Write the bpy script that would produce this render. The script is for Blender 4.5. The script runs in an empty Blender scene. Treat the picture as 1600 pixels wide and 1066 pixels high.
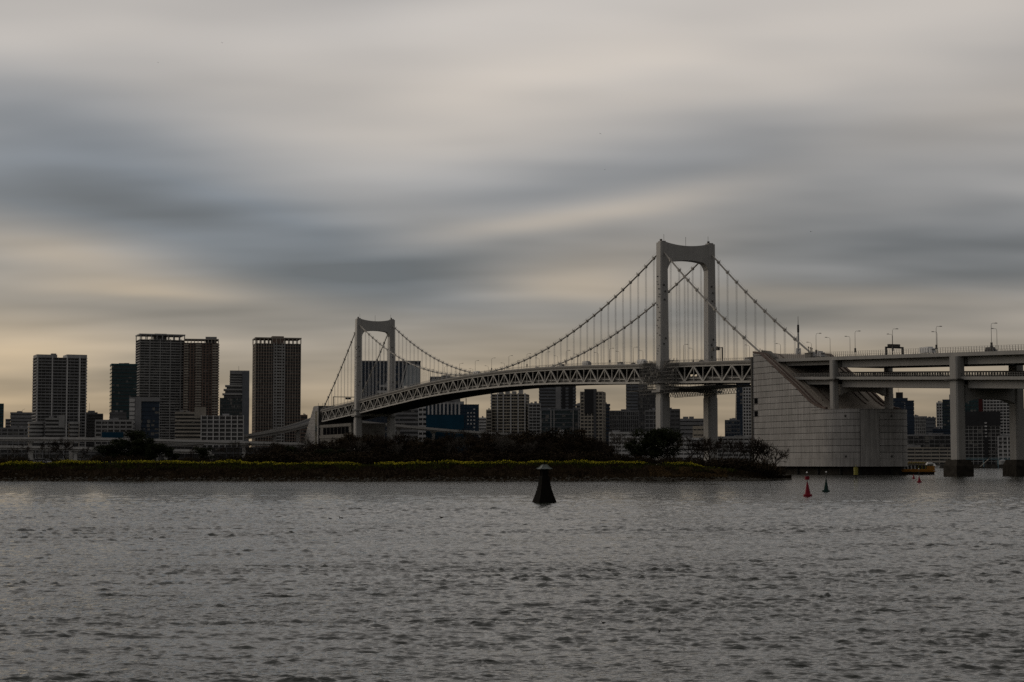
import bpy, math, random
import numpy as np
from mathutils import Matrix, Vector, noise as mnoise

R = math.radians
random.seed(7)
RNG = np.random.default_rng(7)
SC = bpy.context.scene
COL = SC.collection

# ------------------------------------------------------------------ camera
F_PX = 2819.0            # focal length in pixels of a 1600 wide frame
PITCH = math.atan(188 / F_PX)
EYE = 6.0                # eye height above the water
cam_d = bpy.data.cameras.new('camera')
cam_d.sensor_width = 36.0
cam_d.lens = 36.0 * F_PX / 1600.0
cam_d.clip_start = 0.5
cam_d.clip_end = 60000
cam = bpy.data.objects.new('camera', cam_d)
cam.location = (0, 0, EYE)
cam.rotation_euler = (R(90) + PITCH, 0, 0)
COL.objects.link(cam)
SC.camera = cam

# ------------------------------------------------------------------ light
SUN_AZ, SUN_EL = -42.0, 16.0         # degrees, azimuth from the view axis (+Y), clockwise
sun_d = bpy.data.lights.new('sun', 'SUN')
sun_d.energy = 0.55
sun_d.angle = R(25)
sun_d.color = (1.0, 0.86, 0.68)
sun = bpy.data.objects.new('sun', sun_d)
sv = Vector((math.sin(R(SUN_AZ)) * math.cos(R(SUN_EL)), math.cos(R(SUN_AZ)) * math.cos(R(SUN_EL)), math.sin(R(SUN_EL))))
sun.rotation_euler = sv.to_track_quat('Z', 'Y').to_euler()
COL.objects.link(sun)

cy = SC.cycles
cy.use_denoising = False
cy.max_bounces = 4
cy.diffuse_bounces = 2
cy.glossy_bounces = 2
cy.transmission_bounces = 2
cy.volume_bounces = 0
cy.caustics_reflective = False
cy.caustics_refractive = False

vs = SC.view_settings
vs.view_transform = 'Standard'
vs.look = 'None'
vs.exposure = 0.0
vs.gamma = 1.0
vs.use_curve_mapping = False


class NT:
    """tiny node-tree writer"""
    def __init__(self, nt):
        self.nt = nt
        nt.nodes.clear()

    def n(self, typ, **kw):
        nd = self.nt.nodes.new(typ)
        for k, v in kw.items():
            setattr(nd, k, v)
        return nd

    def l(self, a, b):
        self.nt.links.new(a, b)

    def m(self, op, a, b=None, c=None):
        nd = self.nt.nodes.new('ShaderNodeMath')
        nd.operation = op
        for i, v in enumerate((a, b, c)):
            if v is None:
                continue
            if isinstance(v, (int, float)):
                nd.inputs[i].default_value = v
            else:
                self.nt.links.new(v, nd.inputs[i])
        return nd.outputs[0]


def build_world():
    w = bpy.data.worlds.new('World')
    SC.world = w
    w.use_nodes = True
    w.cycles.sampling_method = 'MANUAL'
    w.cycles.sample_map_resolution = 512
    t = NT(w.node_tree)
    out = t.n('ShaderNodeOutputWorld')
    bg = t.n('ShaderNodeBackground')
    bg.inputs['Strength'].default_value = 0.1
    t.l(bg.outputs[0], out.inputs[0])
    tc = t.n('ShaderNodeTexCoord')
    sep = t.n('ShaderNodeSeparateXYZ')
    t.l(tc.outputs['Generated'], sep.inputs[0])
    x, y, z = sep.outputs
    az0 = t.m('ARCTAN2', x, y)
    el0 = t.m('ARCSINE', z)
    # wind-drawn streaks: coordinates on a flat cloud layer
    zz = t.m('ADD', t.m('MAXIMUM', z, 0.0), 0.12)
    lay = t.n('ShaderNodeCombineXYZ')
    t.l(t.m('DIVIDE', x, zz), lay.inputs[0])
    t.l(t.m('DIVIDE', y, zz), lay.inputs[1])

    def nz(scale, detail, rough, stretch, rot, seed):
        mp = t.n('ShaderNodeMapping')
        mp.inputs['Scale'].default_value = stretch
        mp.inputs['Rotation'].default_value = (0, 0, R(rot))
        mp.inputs['Location'].default_value = (seed, seed * 0.7, 0)
        t.l(lay.outputs[0], mp.inputs[0])
        nd = t.n('ShaderNodeTexNoise')
        nd.inputs['Scale'].default_value = scale
        nd.inputs['Detail'].default_value = detail
        nd.inputs['Roughness'].default_value = rough
        t.l(mp.outputs[0], nd.inputs['Vector'])
        return t.m('SUBTRACT', nd.outputs[0], 0.5)

    big = nz(0.55, 2, 0.5, (0.35, 1.0, 1), 14, 3.1)
    mid = nz(1.9, 2, 0.55, (0.62, 1.0, 1), 12, 9.7)
    fine = nz(4.2, 2, 0.5, (0.45, 1.0, 1), 12, 21.3)
    wx = nz(1.1, 0, 0.5, (0.6, 1.0, 1), 5, 33.0)
    az = t.m('ADD', az0, t.m('MULTIPLY', wx, 0.10))
    el = t.m('ADD', el0, t.m('ADD', t.m('MULTIPLY', big, 0.022), t.m('MULTIPLY', mid, 0.016)))

    # cloud bands: azimuth/elevation of centre, half length, half thickness (all in 1/2819 rad), tilt, light, warmth
    bands = [
        (-60, 545, 460, 70, 13, .12, .2), (-420, 600, 420, 80, -4, .04, .05), (90, 392, 250, 24, 9, .16, .7),
        (-720, 322, 170, 24, -6, .09, .9), (-520, 262, 190, 24, -4, .085, .9), (150, 288, 170, 60, 12, .07, .7),
        (-790, 175, 210, 60, 2, .15, .75), (470, 255, 330, 26, -3, .055, .6), (700, 665, 330, 60, 10, .09, .1),
        (640, 515, 280, 40, 8, .045, .3), (330, 160, 420, 40, 0, .03, .6), (-100, 690, 500, 40, 6, .06, 0),
        (-480, 372, 360, 46, -10, -.10, -.8), (-250, 282, 440, 34, -6, -.085, -.75), (-780, 490, 280, 70, -9, -.10, -.7),
        (330, 482, 360, 48, 6, -.14, -.45), (690, 345, 340, 60, 5, -.10, -.35), (-760, 400, 240, 30, -6, -.05, -.5),
        (170, 590, 240, 26, 8, -.04, -.1), (-120, 430, 300, 40, -6, -.03, -.2), (690, 290, 260, 24, 2, -.05, -.2),
        (-440, 690, 260, 40, 4, -.03, 0), (330, 330, 260, 26, 4, -.04, -.1),
    ]
    L = None
    W = None
    k = 1 / F_PX
    ae = t.n('ShaderNodeCombineXYZ')
    t.l(az, ae.inputs[0])
    t.l(el, ae.inputs[1])
    for (a, e, ha, he, tilt, amp, wm) in bands:
        mp = t.n('ShaderNodeMapping', vector_type='TEXTURE')
        mp.inputs['Location'].default_value = (a * k, e * k, 0)
        mp.inputs['Rotation'].default_value = (0, 0, R(tilt))
        mp.inputs['Scale'].default_value = (ha * k, he * k, 1)
        t.l(ae.outputs[0], mp.inputs[0])
        dt = t.n('ShaderNodeVectorMath', operation='DOT_PRODUCT')
        t.l(mp.outputs[0], dt.inputs[0])
        t.l(mp.outputs[0], dt.inputs[1])
        g = t.m('POWER', 0.449, dt.outputs['Value'])
        L = t.m('MULTIPLY_ADD', g, amp, L) if L is not None else t.m('MULTIPLY', g, amp)
        W = t.m('MULTIPLY_ADD', g, wm, W) if W is not None else t.m('MULTIPLY', g, wm)
    # overcast gradient: bright high cloud, grey belt, warm gap near the horizon
    ramp = t.n('ShaderNodeValToRGB')
    cr = ramp.color_ramp
    cr.interpolation = 'EASE'
    for i, (pos, v) in enumerate([(0.0, .25), (.03, .236), (.06, .24), (.085, .225), (.125, .25), (.17, .335), (.24, .43), (1.0, .42)]):
        e = cr.elements[i] if i < 2 else cr.elements.new(pos)
        e.position = pos
        e.color = (v, v, v, 1)
    t.l(t.m('MAXIMUM', el0, 0.0), ramp.inputs[0])
    lum = t.m('ADD', ramp.outputs[0], L)
    lum = t.m('ADD', lum, t.m('MULTIPLY', big, 0.20))
    lum = t.m('ADD', lum, t.m('MULTIPLY', mid, 0.33))
    lum = t.m('ADD', lum, t.m('MULTIPLY', fine, 0.085))
    lum = t.m('MAXIMUM', lum, 0.12)
    # the cloud is thinner and brighter on the side of the hidden sun, heavier away from it
    ca = t.m('ADD', t.m('MULTIPLY', x, math.sin(R(SUN_AZ))), t.m('MULTIPLY', y, math.cos(R(SUN_AZ))))
    side = t.n('ShaderNodeMapRange', interpolation_type='SMOOTHSTEP')
    side.inputs['From Min'].default_value = -0.7
    side.inputs['From Max'].default_value = 0.6
    side.inputs['To Min'].default_value = 0.46
    side.inputs['To Max'].default_value = 1.0
    t.l(ca, side.inputs[0])
    lum = t.m('MULTIPLY', lum, side.outputs[0])
    wr = t.n('ShaderNodeValToRGB')
    for i, (pos, v) in enumerate([(0.0, 1.0), (.03, .92), (.055, .62), (.085, .34), (.13, .30), (.20, .40), (1.0, .36)]):
        e = wr.color_ramp.elements[i] if i < 2 else wr.color_ramp.elements.new(pos)
        e.position = pos
        e.color = (v, v, v, 1)
    t.l(t.m('MAXIMUM', el0, 0.0), wr.inputs[0])
    warm = t.m('ADD', wr.outputs[0], t.m('MULTIPLY', W, 0.5))
    warm = t.m('ADD', warm, t.m('MULTIPLY', mid, 0.25))
    warm = t.m('MINIMUM', t.m('MAXIMUM', warm, -0.1), 1.2)
    tint = t.n('ShaderNodeMix', data_type='VECTOR', clamp_factor=False)
    tint.inputs['A'].default_value = (0.93, 0.992, 1.085)
    tint.inputs['B'].default_value = (1.29, 1.02, 0.715)
    t.l(warm, tint.inputs['Factor'])
    scl = t.n('ShaderNodeVectorMath', operation='SCALE')
    t.l(tint.outputs[1], scl.inputs[0])
    t.l(t.m('MULTIPLY', lum, 10.0 * SKY_GAIN), scl.inputs['Scale'])
    sky = t.n('ShaderNodeTexSky', sky_type='NISHITA', sun_disc=False)
    sky.sun_elevation = R(SUN_EL)
    sky.sun_rotation = R(SUN_AZ)
    mix = t.n('ShaderNodeMix', data_type='RGBA')
    mix.inputs['Factor'].default_value = 0.06      # a little clear sky shines through the cloud
    t.l(scl.outputs[0], mix.inputs['A'])
    t.l(sky.outputs[0], mix.inputs['B'])
    t.l(mix.outputs['Result'], bg.inputs['Color'])


SKY_GAIN = 1.0
build_world()

# ------------------------------------------------------------------ helpers
def P(px, py, d):
    """photo pixel + depth -> world point"""
    u, v = (px - 800) / F_PX, (533 - py) / F_PX
    dy = math.cos(PITCH) - v * math.sin(PITCH)
    return Vector((d * u / dy, d, EYE + d * (math.sin(PITCH) + v * math.cos(PITCH)) / dy))


MATS = {}


def mat(name, col, rough=0.6, var=0.25, scale=0.3, metal=0.0, spec=0.12, streak=0.0, rand=0.0, bump=0.0):
    """procedural material: base colour broken by noise, optional vertical rain streaks"""
    if name in MATS:
        return MATS[name]
    m = bpy.data.materials.new(name)
    m.use_nodes = True
    t = NT(m.node_tree)
    out = t.n('ShaderNodeOutputMaterial')
    b = t.n('ShaderNodeBsdfPrincipled')
    t.l(b.outputs[0], out.inputs[0])
    b.inputs['Roughness'].default_value = rough
    b.inputs['Metallic'].default_value = metal
    b.inputs['Specular IOR Level'].default_value = spec
    geo = t.n('ShaderNodeNewGeometry')
    nz = t.n('ShaderNodeTexNoise')
    nz.inputs['Scale'].default_value = scale
    nz.inputs['Detail'].default_value = 5
    nz.inputs['Roughness'].default_value = 0.65
    t.l(geo.outputs['Position'], nz.inputs['Vector'])
    f = nz.outputs[0]
    if streak > 0:
        mp = t.n('ShaderNodeMapping')
        mp.inputs['Scale'].default_value = (1.1, 1.1, 0.06)
        t.l(geo.outputs['Position'], mp.inputs[0])
        n2 = t.n('ShaderNodeTexNoise')
        n2.inputs['Scale'].default_value = 1.0
        n2.inputs['Detail'].default_value = 4
        t.l(mp.outputs[0], n2.inputs['Vector'])
        f = t.m('ADD', t.m('MULTIPLY', f, 1 - streak), t.m('MULTIPLY', n2.outputs[0], streak))
    lo = tuple(c * (1 - var) for c in col[:3])
    hi = tuple(min(1, c * (1 + var)) for c in col[:3])
    r = t.n('ShaderNodeValToRGB')
    r.color_ramp.elements[0].position = 0.32
    r.color_ramp.elements[1].position = 0.68
    r.color_ramp.elements[0].color = (*lo, 1)
    r.color_ramp.elements[1].color = (*hi, 1)
    t.l(f, r.inputs[0])
    if rand:
        oi = t.n('ShaderNodeObjectInfo')
        k = t.m('ADD', t.m('MULTIPLY', oi.outputs['Random'], 2 * rand), 1 - rand)
        sc_ = t.n('ShaderNodeVectorMath', operation='SCALE')
        t.l(r.outputs[0], sc_.inputs[0])
        t.l(k, sc_.inputs['Scale'])
        t.l(sc_.outputs[0], b.inputs['Base Color'])
    else:
        t.l(r.outputs[0], b.inputs['Base Color'])
    if bump:
        bp = t.n('ShaderNodeBump')
        bp.inputs['Strength'].default_value = bump
        t.l(nz.outputs[0], bp.inputs['Height'])
        t.l(bp.outputs[0], b.inputs['Normal'])
    MATS[name] = m
    return m


class MB:
    """collects shapes for ONE mesh object"""
    def __init__(self):
        self.v = []
        self.f = []

    def add(self, vs_, fs_):
        o = len(self.v)
        self.v.extend([tuple(p) for p in vs_])
        self.f.extend([tuple(i + o for i in q) for q in fs_])
        return self

    def box(self, x0, x1, y0, y1, z0, z1):
        return self.add([(x0, y0, z0), (x1, y0, z0), (x1, y1, z0), (x0, y1, z0), (x0, y0, z1), (x1, y0, z1), (x1, y1, z1), (x0, y1, z1)],
                        [(0, 3, 2, 1), (4, 5, 6, 7), (0, 1, 5, 4), (1, 2, 6, 5), (2, 3, 7, 6), (3, 0, 4, 7)])

    def prism(self, poly, z0, z1, poly1=None):
        n = len(poly)
        p1 = poly1 or poly
        self.add([(a, b, z0) for a, b in poly] + [(a, b, z1) for a, b in p1],
                 [tuple(range(n - 1, -1, -1)), tuple(range(n, 2 * n))] + [(i, (i + 1) % n, n + (i + 1) % n, n + i) for i in range(n)])
        return self

    def loft(self, rings, cap=True, closed=True):
        n = len(rings[0])
        vs_ = [p for r in rings for p in r]
        fs_ = []
        for k in range(len(rings) - 1):
            for i in range(n if closed else n - 1):
                j = (i + 1) % n
                fs_.append((k * n + i, k * n + j, (k + 1) * n + j, (k + 1) * n + i))
        if cap and closed:
            fs_.append(tuple(range(n - 1, -1, -1)))
            fs_.append(tuple((len(rings) - 1) * n + i for i in range(n)))
        return self.add(vs_, fs_)

    def tube(self, pts, rad, n=6, cap=True):
        pts = [Vector(p) for p in pts]
        if isinstance(rad, (int, float)):
            rad = [rad] * len(pts)
        rings = []
        for i, p in enumerate(pts):
            d = (pts[min(i + 1, len(pts) - 1)] - pts[max(i - 1, 0)])
            d = d.normalized() if d.length > 1e-9 else Vector((0, 0, 1))
            ref = Vector((0, 0, 1)) if abs(d.z) < 0.9 else Vector((1, 0, 0))
            a = d.cross(ref).normalized()
            b = a.cross(d)
            rings.append([p + (a * math.cos(2 * math.pi * k / n) + b * math.sin(2 * math.pi * k / n)) * rad[i] for k in range(n)])
        return self.loft(rings, cap)

    def beam(self, p0, p1, w, h):
        p0, p1 = Vector(p0), Vector(p1)
        d = (p1 - p0).normalized()
        ref = Vector((0, 0, 1)) if abs(d.z) < 0.95 else Vector((1, 0, 0))
        a = d.cross(ref).normalized() * (w / 2)
        b = a.normalized().cross(d) * (h / 2)
        r = lambda p: [p - a - b, p + a - b, p + a + b, p - a + b]
        return self.loft([r(p0), r(p1)])

    def ball(self, c, r, sx=1, sy=1, sz=1, n=8, m=5):
        rings = []
        for k in range(m + 1):
            th = math.pi * (k + 0.02 if k == 0 else k - 0.02 if k == m else k) / m
            rings.append([(c[0] + r * sx * math.sin(th) * math.cos(2 * math.pi * i / n), c[1] + r * sy * math.sin(th) * math.sin(2 * math.pi * i / n), c[2] - r * sz * math.cos(th)) for i in range(n)])
        return self.loft(rings)

    def mesh(self, name, m=None, smooth=False):
        me = bpy.data.meshes.new(name)
        me.from_pydata(self.v, [], self.f)
        if m:
            me.materials.append(m)
        if smooth:
            me.polygons.foreach_set('use_smooth', [True] * len(me.polygons))
        return me

    def build(self, name, m, parent=None, smooth=False, loc=None):
        return link(name, self.mesh(name, m, smooth), parent, loc)


def link(name, me, parent=None, loc=None, basis=None):
    o = bpy.data.objects.new(name, me)
    COL.objects.link(o)
    if parent:
        o.parent = parent
    if loc is not None:
        o.location = loc
    if basis is not None:
        o.matrix_basis = basis
    return o


def tag(o, label=None, cat=None, group=None, kind=None):
    for k, v in (('label', label), ('category', cat), ('group', group), ('kind', kind)):
        if v:
            o[k] = v
    return o


def empty(name, loc=(0, 0, 0), rz=0.0, label=None, cat=None, group=None):
    o = bpy.data.objects.new(name, None)
    o.location = loc
    o.rotation_euler = (0, 0, rz)
    o.empty_display_size = 0.1
    COL.objects.link(o)
    return tag(o, label, cat, group)


CUBES = {}


def cube(m):
    """unit cube mesh shared by every alike piece of one material"""
    if m.name not in CUBES:
        CUBES[m.name] = MB().box(-.5, .5, -.5, .5, -.5, .5).mesh('piece_' + m.name, m)
    return CUBES[m.name]


def pbox(name, m, parent, x0, x1, y0, y1, z0, z1):
    return link(name, cube(m), parent, basis=Matrix.Translation(((x0 + x1) / 2, (y0 + y1) / 2, (z0 + z1) / 2)) @ Matrix.Diagonal((x1 - x0, y1 - y0, z1 - z0, 1)))


def pbeam(name, m, parent, p0, p1, w, h):
    p0, p1 = Vector(p0), Vector(p1)
    d = p1 - p0
    L = d.length
    d.normalize()
    ref = Vector((0, 0, 1)) if abs(d.z) < 0.95 else Vector((0, 1, 0))
    a = ref.cross(d).normalized()
    b = d.cross(a)
    M = Matrix(((d.x * L, a.x * w, b.x * h, (p0.x + p1.x) / 2), (d.y * L, a.y * w, b.y * h, (p0.y + p1.y) / 2), (d.z * L, a.z * w, b.z * h, (p0.z + p1.z) / 2), (0, 0, 0, 1)))
    return link(name, cube(m), parent, basis=M)


ORD = ['first', 'second', 'third', 'fourth', 'fifth', 'sixth', 'seventh', 'eighth', 'ninth', 'tenth', 'eleventh', 'twelfth',
       'thirteenth', 'fourteenth', 'fifteenth', 'sixteenth', 'seventeenth', 'eighteenth', 'nineteenth', 'twentieth']

# ------------------------------------------------------------------ materials
STEEL = mat('bridge_paint', (0.33, 0.322, 0.31), 0.5, 0.10, 0.15, streak=0.5)
STEEL2 = mat('bridge_paint_truss', (0.345, 0.333, 0.312), 0.5, 0.16, 0.3, rand=0.14)
CABLE = mat('cable_wrap', (0.30, 0.285, 0.26), 0.5, 0.15, 0.5)
ROPE = mat('hanger_rope', (0.62, 0.61, 0.60), 0.4, 0.05, 0.5)
DARKST = mat('dark_steel', (0.07, 0.068, 0.065), 0.6, 0.25, 0.4)  # plain dark grey for poles, masts, barriers and deck undersides
MIDST = mat('galvanised_steel', (0.20, 0.195, 0.19), 0.5, 0.2, 0.6)
ASPHALT = mat('asphalt', (0.05, 0.05, 0.052), 0.85, 0.2, 0.8)
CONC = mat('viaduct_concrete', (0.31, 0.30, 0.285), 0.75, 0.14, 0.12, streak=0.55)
CONCD = mat('weathered_concrete', (0.17, 0.16, 0.145), 0.85, 0.3, 0.25, streak=0.4)
CONCB = mat('dark_concrete', (0.034, 0.030, 0.025), 0.85, 0.4, 0.5, spec=0.05)  # plain brown-black for pier footings, pontoon and foundation
PANEL = mat('anchorage_panel', (0.30, 0.288, 0.277), 0.7, 0.32, 0.22, streak=0.7, rand=0.09)
JOINT = mat('joint_shadow_gap', (0.06, 0.058, 0.055), 0.9, 0.1, 0.5)
RUST = mat('brown_coping', (0.125, 0.092, 0.078), 0.8, 0.25, 0.6)
SLOPE = mat('slope_concrete', (0.29, 0.255, 0.215), 0.8, 0.2, 0.15, streak=0.3)
GLASSD = mat('dark_glass', (0.042, 0.043, 0.046), 0.2, 0.35, 0.4, spec=0.25, rand=0.3)
GLASST = mat('teal_glass', (0.026, 0.042, 0.048), 0.2, 0.35, 0.3, spec=0.3)
GLASSB = mat('blue_glass', (0.025, 0.04, 0.065), 0.2, 0.3, 0.3, spec=0.2)
BLIND = mat('window_blind', (0.16, 0.155, 0.145), 0.6, 0.3, 0.8)
BARK = mat('bark', (0.035, 0.029, 0.024), 0.9, 0.35, 2.0, spec=0.02)
BARKP = mat('pale_bark', (0.085, 0.076, 0.066), 0.9, 0.3, 2.0, spec=0.02)
TWIG = mat('twig', (0.032, 0.025, 0.020), 0.9, 0.35, 1.0, spec=0.02, rand=0.35)
LEAF = mat('evergreen_leaf', (0.018, 0.022, 0.010), 0.7, 0.5, 0.8, spec=0.02)
SCRUB = mat('brown_scrub', (0.030, 0.022, 0.014), 0.9, 0.55, 0.5, spec=0.02, rand=0.45)
WHITE = mat('white_paint', (0.72, 0.71, 0.70), 0.4, 0.05, 0.8)
VOID = mat('unlit_glass', (0.008, 0.008, 0.009), 0.9, 0.2, 1.0, spec=0.0)
BLACK = mat('black_rubber', (0.02, 0.02, 0.02), 0.6, 0.2, 2)
REDP = mat('red_buoy_paint', (0.19, 0.008, 0.02), 0.45, 0.2, 2.0)
GREENP = mat('green_buoy_paint', (0.008, 0.030, 0.026), 0.45, 0.2, 2.0)
YELP = mat('yellow_paint', (0.25, 0.23, 0.055), 0.5, 0.2, 2.0)
ORANGE = mat('orange_hull_paint', (0.40, 0.18, 0.035), 0.4, 0.1, 1.0)

# ------------------------------------------------------------------ water
def water_material():
    m = bpy.data.materials.new('bay_water')
    m.use_nodes = True
    t = NT(m.node_tree)
    out = t.n('ShaderNodeOutputMaterial')
    b = t.n('ShaderNodeBsdfPrincipled')
    t.l(b.outputs[0], out.inputs[0])
    b.inputs['Base Color'].default_value = (0.020, 0.023, 0.018, 1)
    b.inputs['Roughness'].default_value = 0.07
    b.inputs['IOR'].default_value = 1.33
    geo = t.n('ShaderNodeNewGeometry')
    h = None
    for sc, amp, st, rot in ((0.7, 0.20, (0.9, 1.0, 1), 6), (2.6, 0.12, (0.7, 1.0, 1), -8), (7.0, 0.035, (0.6, 1, 1), 5)):
        mp = t.n('ShaderNodeMapping')
        mp.inputs['Scale'].default_value = st
        mp.inputs['Rotation'].default_value = (0, 0, R(rot))
        t.l(geo.outputs['Position'], mp.inputs[0])
        nz = t.n('ShaderNodeTexNoise')
        nz.inputs['Scale'].default_value = sc
        nz.inputs['Detail'].default_value = 2
        t.l(mp.outputs[0], nz.inputs['Vector'])
        h = t.m('MULTIPLY_ADD', nz.outputs[0], amp, h) if h is not None else t.m('MULTIPLY', nz.outputs[0], amp)
    # gusts roughen some patches more than others
    mp = t.n('ShaderNodeMapping')
    mp.inputs['Scale'].default_value = (0.35, 1.0, 1)
    t.l(geo.outputs['Position'], mp.inputs[0])
    gust = t.n('ShaderNodeTexNoise')
    gust.inputs['Scale'].default_value = 0.09
    gust.inputs['Detail'].default_value = 4
    t.l(mp.outputs[0], gust.inputs['Vector'])
    st = t.n('ShaderNodeMapRange')
    st.inputs['From Min'].default_value = 0.35
    st.inputs['From Max'].default_value = 0.65
    st.inputs['To Min'].default_value = 0.35
    st.inputs['To Max'].default_value = 1.0
    t.l(gust.outputs[0], st.inputs[0])
    bp = t.n('ShaderNodeBump')
    bp.inputs['Distance'].default_value = 1.0
    bp.inputs['Filter Width'].default_value = 0.015
    t.l(st.outputs[0], bp.inputs['Strength'])
    t.l(h, bp.inputs['Height'])
    t.l(bp.outputs[0], b.inputs['Normal'])
    return m


def build_water():
    # rows of distance, finest where single waves can be seen
    rows = [0.5, 15, 30, 38]
    d = 42.0
    while d < 1150:
        rows.append(d)
        d += 0.078 + 0.36 * min(1, (d - 42) / 200.0) + min(1.4, max(0, (d - 230)) * 0.008)
    while d < 22000:
        rows.append(d)
        d *= 1.05
    rows.append(30000)
    rows = np.array(rows)
    fine = np.linspace(-R(17.5), R(17.5), 601)
    coarse = np.linspace(R(17.5), 2 * math.pi - R(17.5), 30)[1:-1]
    ang = np.concatenate([fine, coarse])
    A, D = np.meshgrid(ang, rows)
    X = D * np.sin(A)
    Y = D * np.cos(A)
    H = np.zeros_like(X)
    DX = np.zeros_like(X)
    DY = np.zeros_like(X)
    dr = np.gradient(rows)[:, None] * np.ones_like(X)
    rg = np.random.default_rng(5)
    for i in range(54):
        lam = 0.19 * (2.9 / 0.19) ** (i / 53.0)
        kk = 2 * math.pi / lam
        th = rg.normal(-1.43, 0.62)          # travelling towards the viewer, a little from the left
        ph = rg.uniform(0, 2 * math.pi)
        a = 0.080 * (1.0 if lam < 0.6 else (0.6 / lam) ** 1.0) * rg.uniform(0.6, 1.3) * lam / (2 * math.pi)
        fade = np.clip((lam / np.maximum(dr, 1e-3) - 1.1) / 1.0, 0, 1)
        if lam > 0.7:                        # livelier out in the open than in the lee near the viewer
            fade = fade * (1 + 0.8 * np.clip((D - 80) / 160, 0, 1))
        kx, ky = kk * math.cos(th), kk * math.sin(th)
        arg = kx * X + ky * Y + ph
        s_, c_ = np.sin(arg), np.cos(arg)
        H += a * fade * c_
        DX -= a * fade * 0.8 * math.cos(th) * s_
        DY -= a * fade * 0.8 * math.sin(th) * s_
    # gusts: patches and short groups of steeper wavelets
    n1 = np.zeros_like(X)
    n2 = np.zeros_like(X)
    for i in range(9):
        for (arr, l0, l1) in ((n1, 14, 70), (n2, 2.2, 9)):
            lam = l0 * (l1 / l0) ** (i / 8.0)
            th = rg.normal(-1.45, 0.6)
            arr += np.cos(2 * math.pi / lam * (0.45 * math.cos(th) * X + math.sin(th) * Y) + rg.uniform(0, 6.28)) * np.clip(lam / np.maximum(dr, 1e-3) / 2.5 - 1, 0, 1)
    g = np.clip(0.80 * np.exp(0.09 * n1 + 0.11 * n2), 0.4, 1.6)
    win = (np.abs(A) <= R(17.6)) * np.clip((D - 36) / 5, 0, 1)
    H *= g * win
    X = X + DX * g * win
    Y = Y + DY * g * win
    nr, nc = X.shape
    co = np.stack([X, Y, H], -1).reshape(-1, 3).astype(np.float32)
    idx = np.arange(nr * nc).reshape(nr, nc)
    nxt = np.roll(idx, -1, axis=1)
    q = np.stack([idx[:-1], idx[1:], nxt[1:], nxt[:-1]], -1).reshape(-1, 4)
    me = bpy.data.meshes.new('water')
    me.vertices.add(len(co))
    me.vertices.foreach_set('co', co.ravel())
    me.loops.add(q.size)
    me.loops.foreach_set('vertex_index', q.ravel().astype(np.int32))
    me.polygons.add(len(q))
    me.polygons.foreach_set('loop_start', (np.arange(len(q)) * 4).astype(np.int32))
    me.polygons.foreach_set('use_smooth', np.ones(len(q), dtype=bool))
    me.update(calc_edges=True)
    me.flip_normals() if me.polygons[len(q) // 2].normal.z < 0 else None
    me.materials.append(water_material())
    return tag(link('water', me), kind='structure', label='rippled grey bay water in the foreground')


build_water()

# ------------------------------------------------------------------ far land and island
ROADC = mat('road_concrete', (0.42, 0.41, 0.40), 0.75, 0.15, 0.1, streak=0.5)
LAND = mat('far_ground', (0.06, 0.058, 0.052), 0.9, 0.3, 0.05)
QUAY = mat('quay_wall_concrete', (0.06, 0.056, 0.05), 0.9, 0.3, 0.3)
SOIL = mat('bank_soil', (0.028, 0.020, 0.013), 0.95, 0.5, 0.35, bump=0.6, spec=0.02)

shore = [(-6000, 1500), (-700, 1480), (-160, 1545), (-60, 1600), (60, 1640), (330, 1640), (620, 1600), (6000, 1500)]
tag(MB().prism(shore + [(9000, 20000), (-9000, 20000)], -3, 2.4).build('ground', LAND), kind='structure')
qm = MB()
for (a, b) in zip(shore[:-1], shore[1:]):
    va, vb = Vector((a[0], a[1] - 0.4, 0)), Vector((b[0], b[1] - 0.4, 0))
    qm.beam(va + Vector((0, 0, 0.2)), vb + Vector((0, 0, 0.2)), 0.7, 6.0)
tag(qm.build('quay', QUAY), kind='structure')


def island_front(x):
    """distance of the waterline along the island"""
    y = 546 + 3.0 * math.sin(x * 0.03) + 1.5 * math.sin(x * 0.11 + 1)
    if x > 66:
        y += (x - 66) * 1.7
    return y


def island_top(x):
    h = 4.9 + 0.25 * math.sin(x * 0.05 + 1) + 0.12 * math.sin(x * 0.21)
    if x > 52:
        h -= min(1.0, (x - 52) / 36.0) * 3.9
    return max(h, 0.4)


def build_island():
    xs = [-700 + 20 * i for i in range(24)] + [-220 + 0.9 * i for i in range(346)]
    prof = [(-1.5, -0.35), (0.0, 0.0), (1.2, 0.16), (3, 0.28), (6, 0.52), (9, 0.76), (12, 0.94), (14, 1.0), (18, 1.02), (30, 1.0), (60, 1.0), (95, 0.9), (110, -0.3)]
    vs_ = []
    for x in xs:
        f0, h = island_front(x), island_top(x)
        w = 1.0 if x < 60 else max(0.22, 1 - (x - 60) / 34.0)
        for (dy, k) in prof:
            n = mnoise.noise(Vector((x * 0.35, (f0 + dy) * 0.35, 0))) * 0.35 + mnoise.noise(Vector((x * 1.1, dy * 1.1, 5))) * 0.14
            vs_.append((x, f0 + dy * w, h * k + (n if k > 0.05 else n * 0.2)))
    n = len(prof)
    fs_ = [(i * n + j, (i + 1) * n + j, (i + 1) * n + j + 1, i * n + j + 1) for i in range(len(xs) - 1) for j in range(n - 1)]
    fs_.append(tuple(len(vs_) - n + j for j in range(n)))
    tag(MB().add(vs_, fs_).build('island', SOIL, smooth=True), kind='structure', label='low dark island with grassy bank')


build_island()


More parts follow.
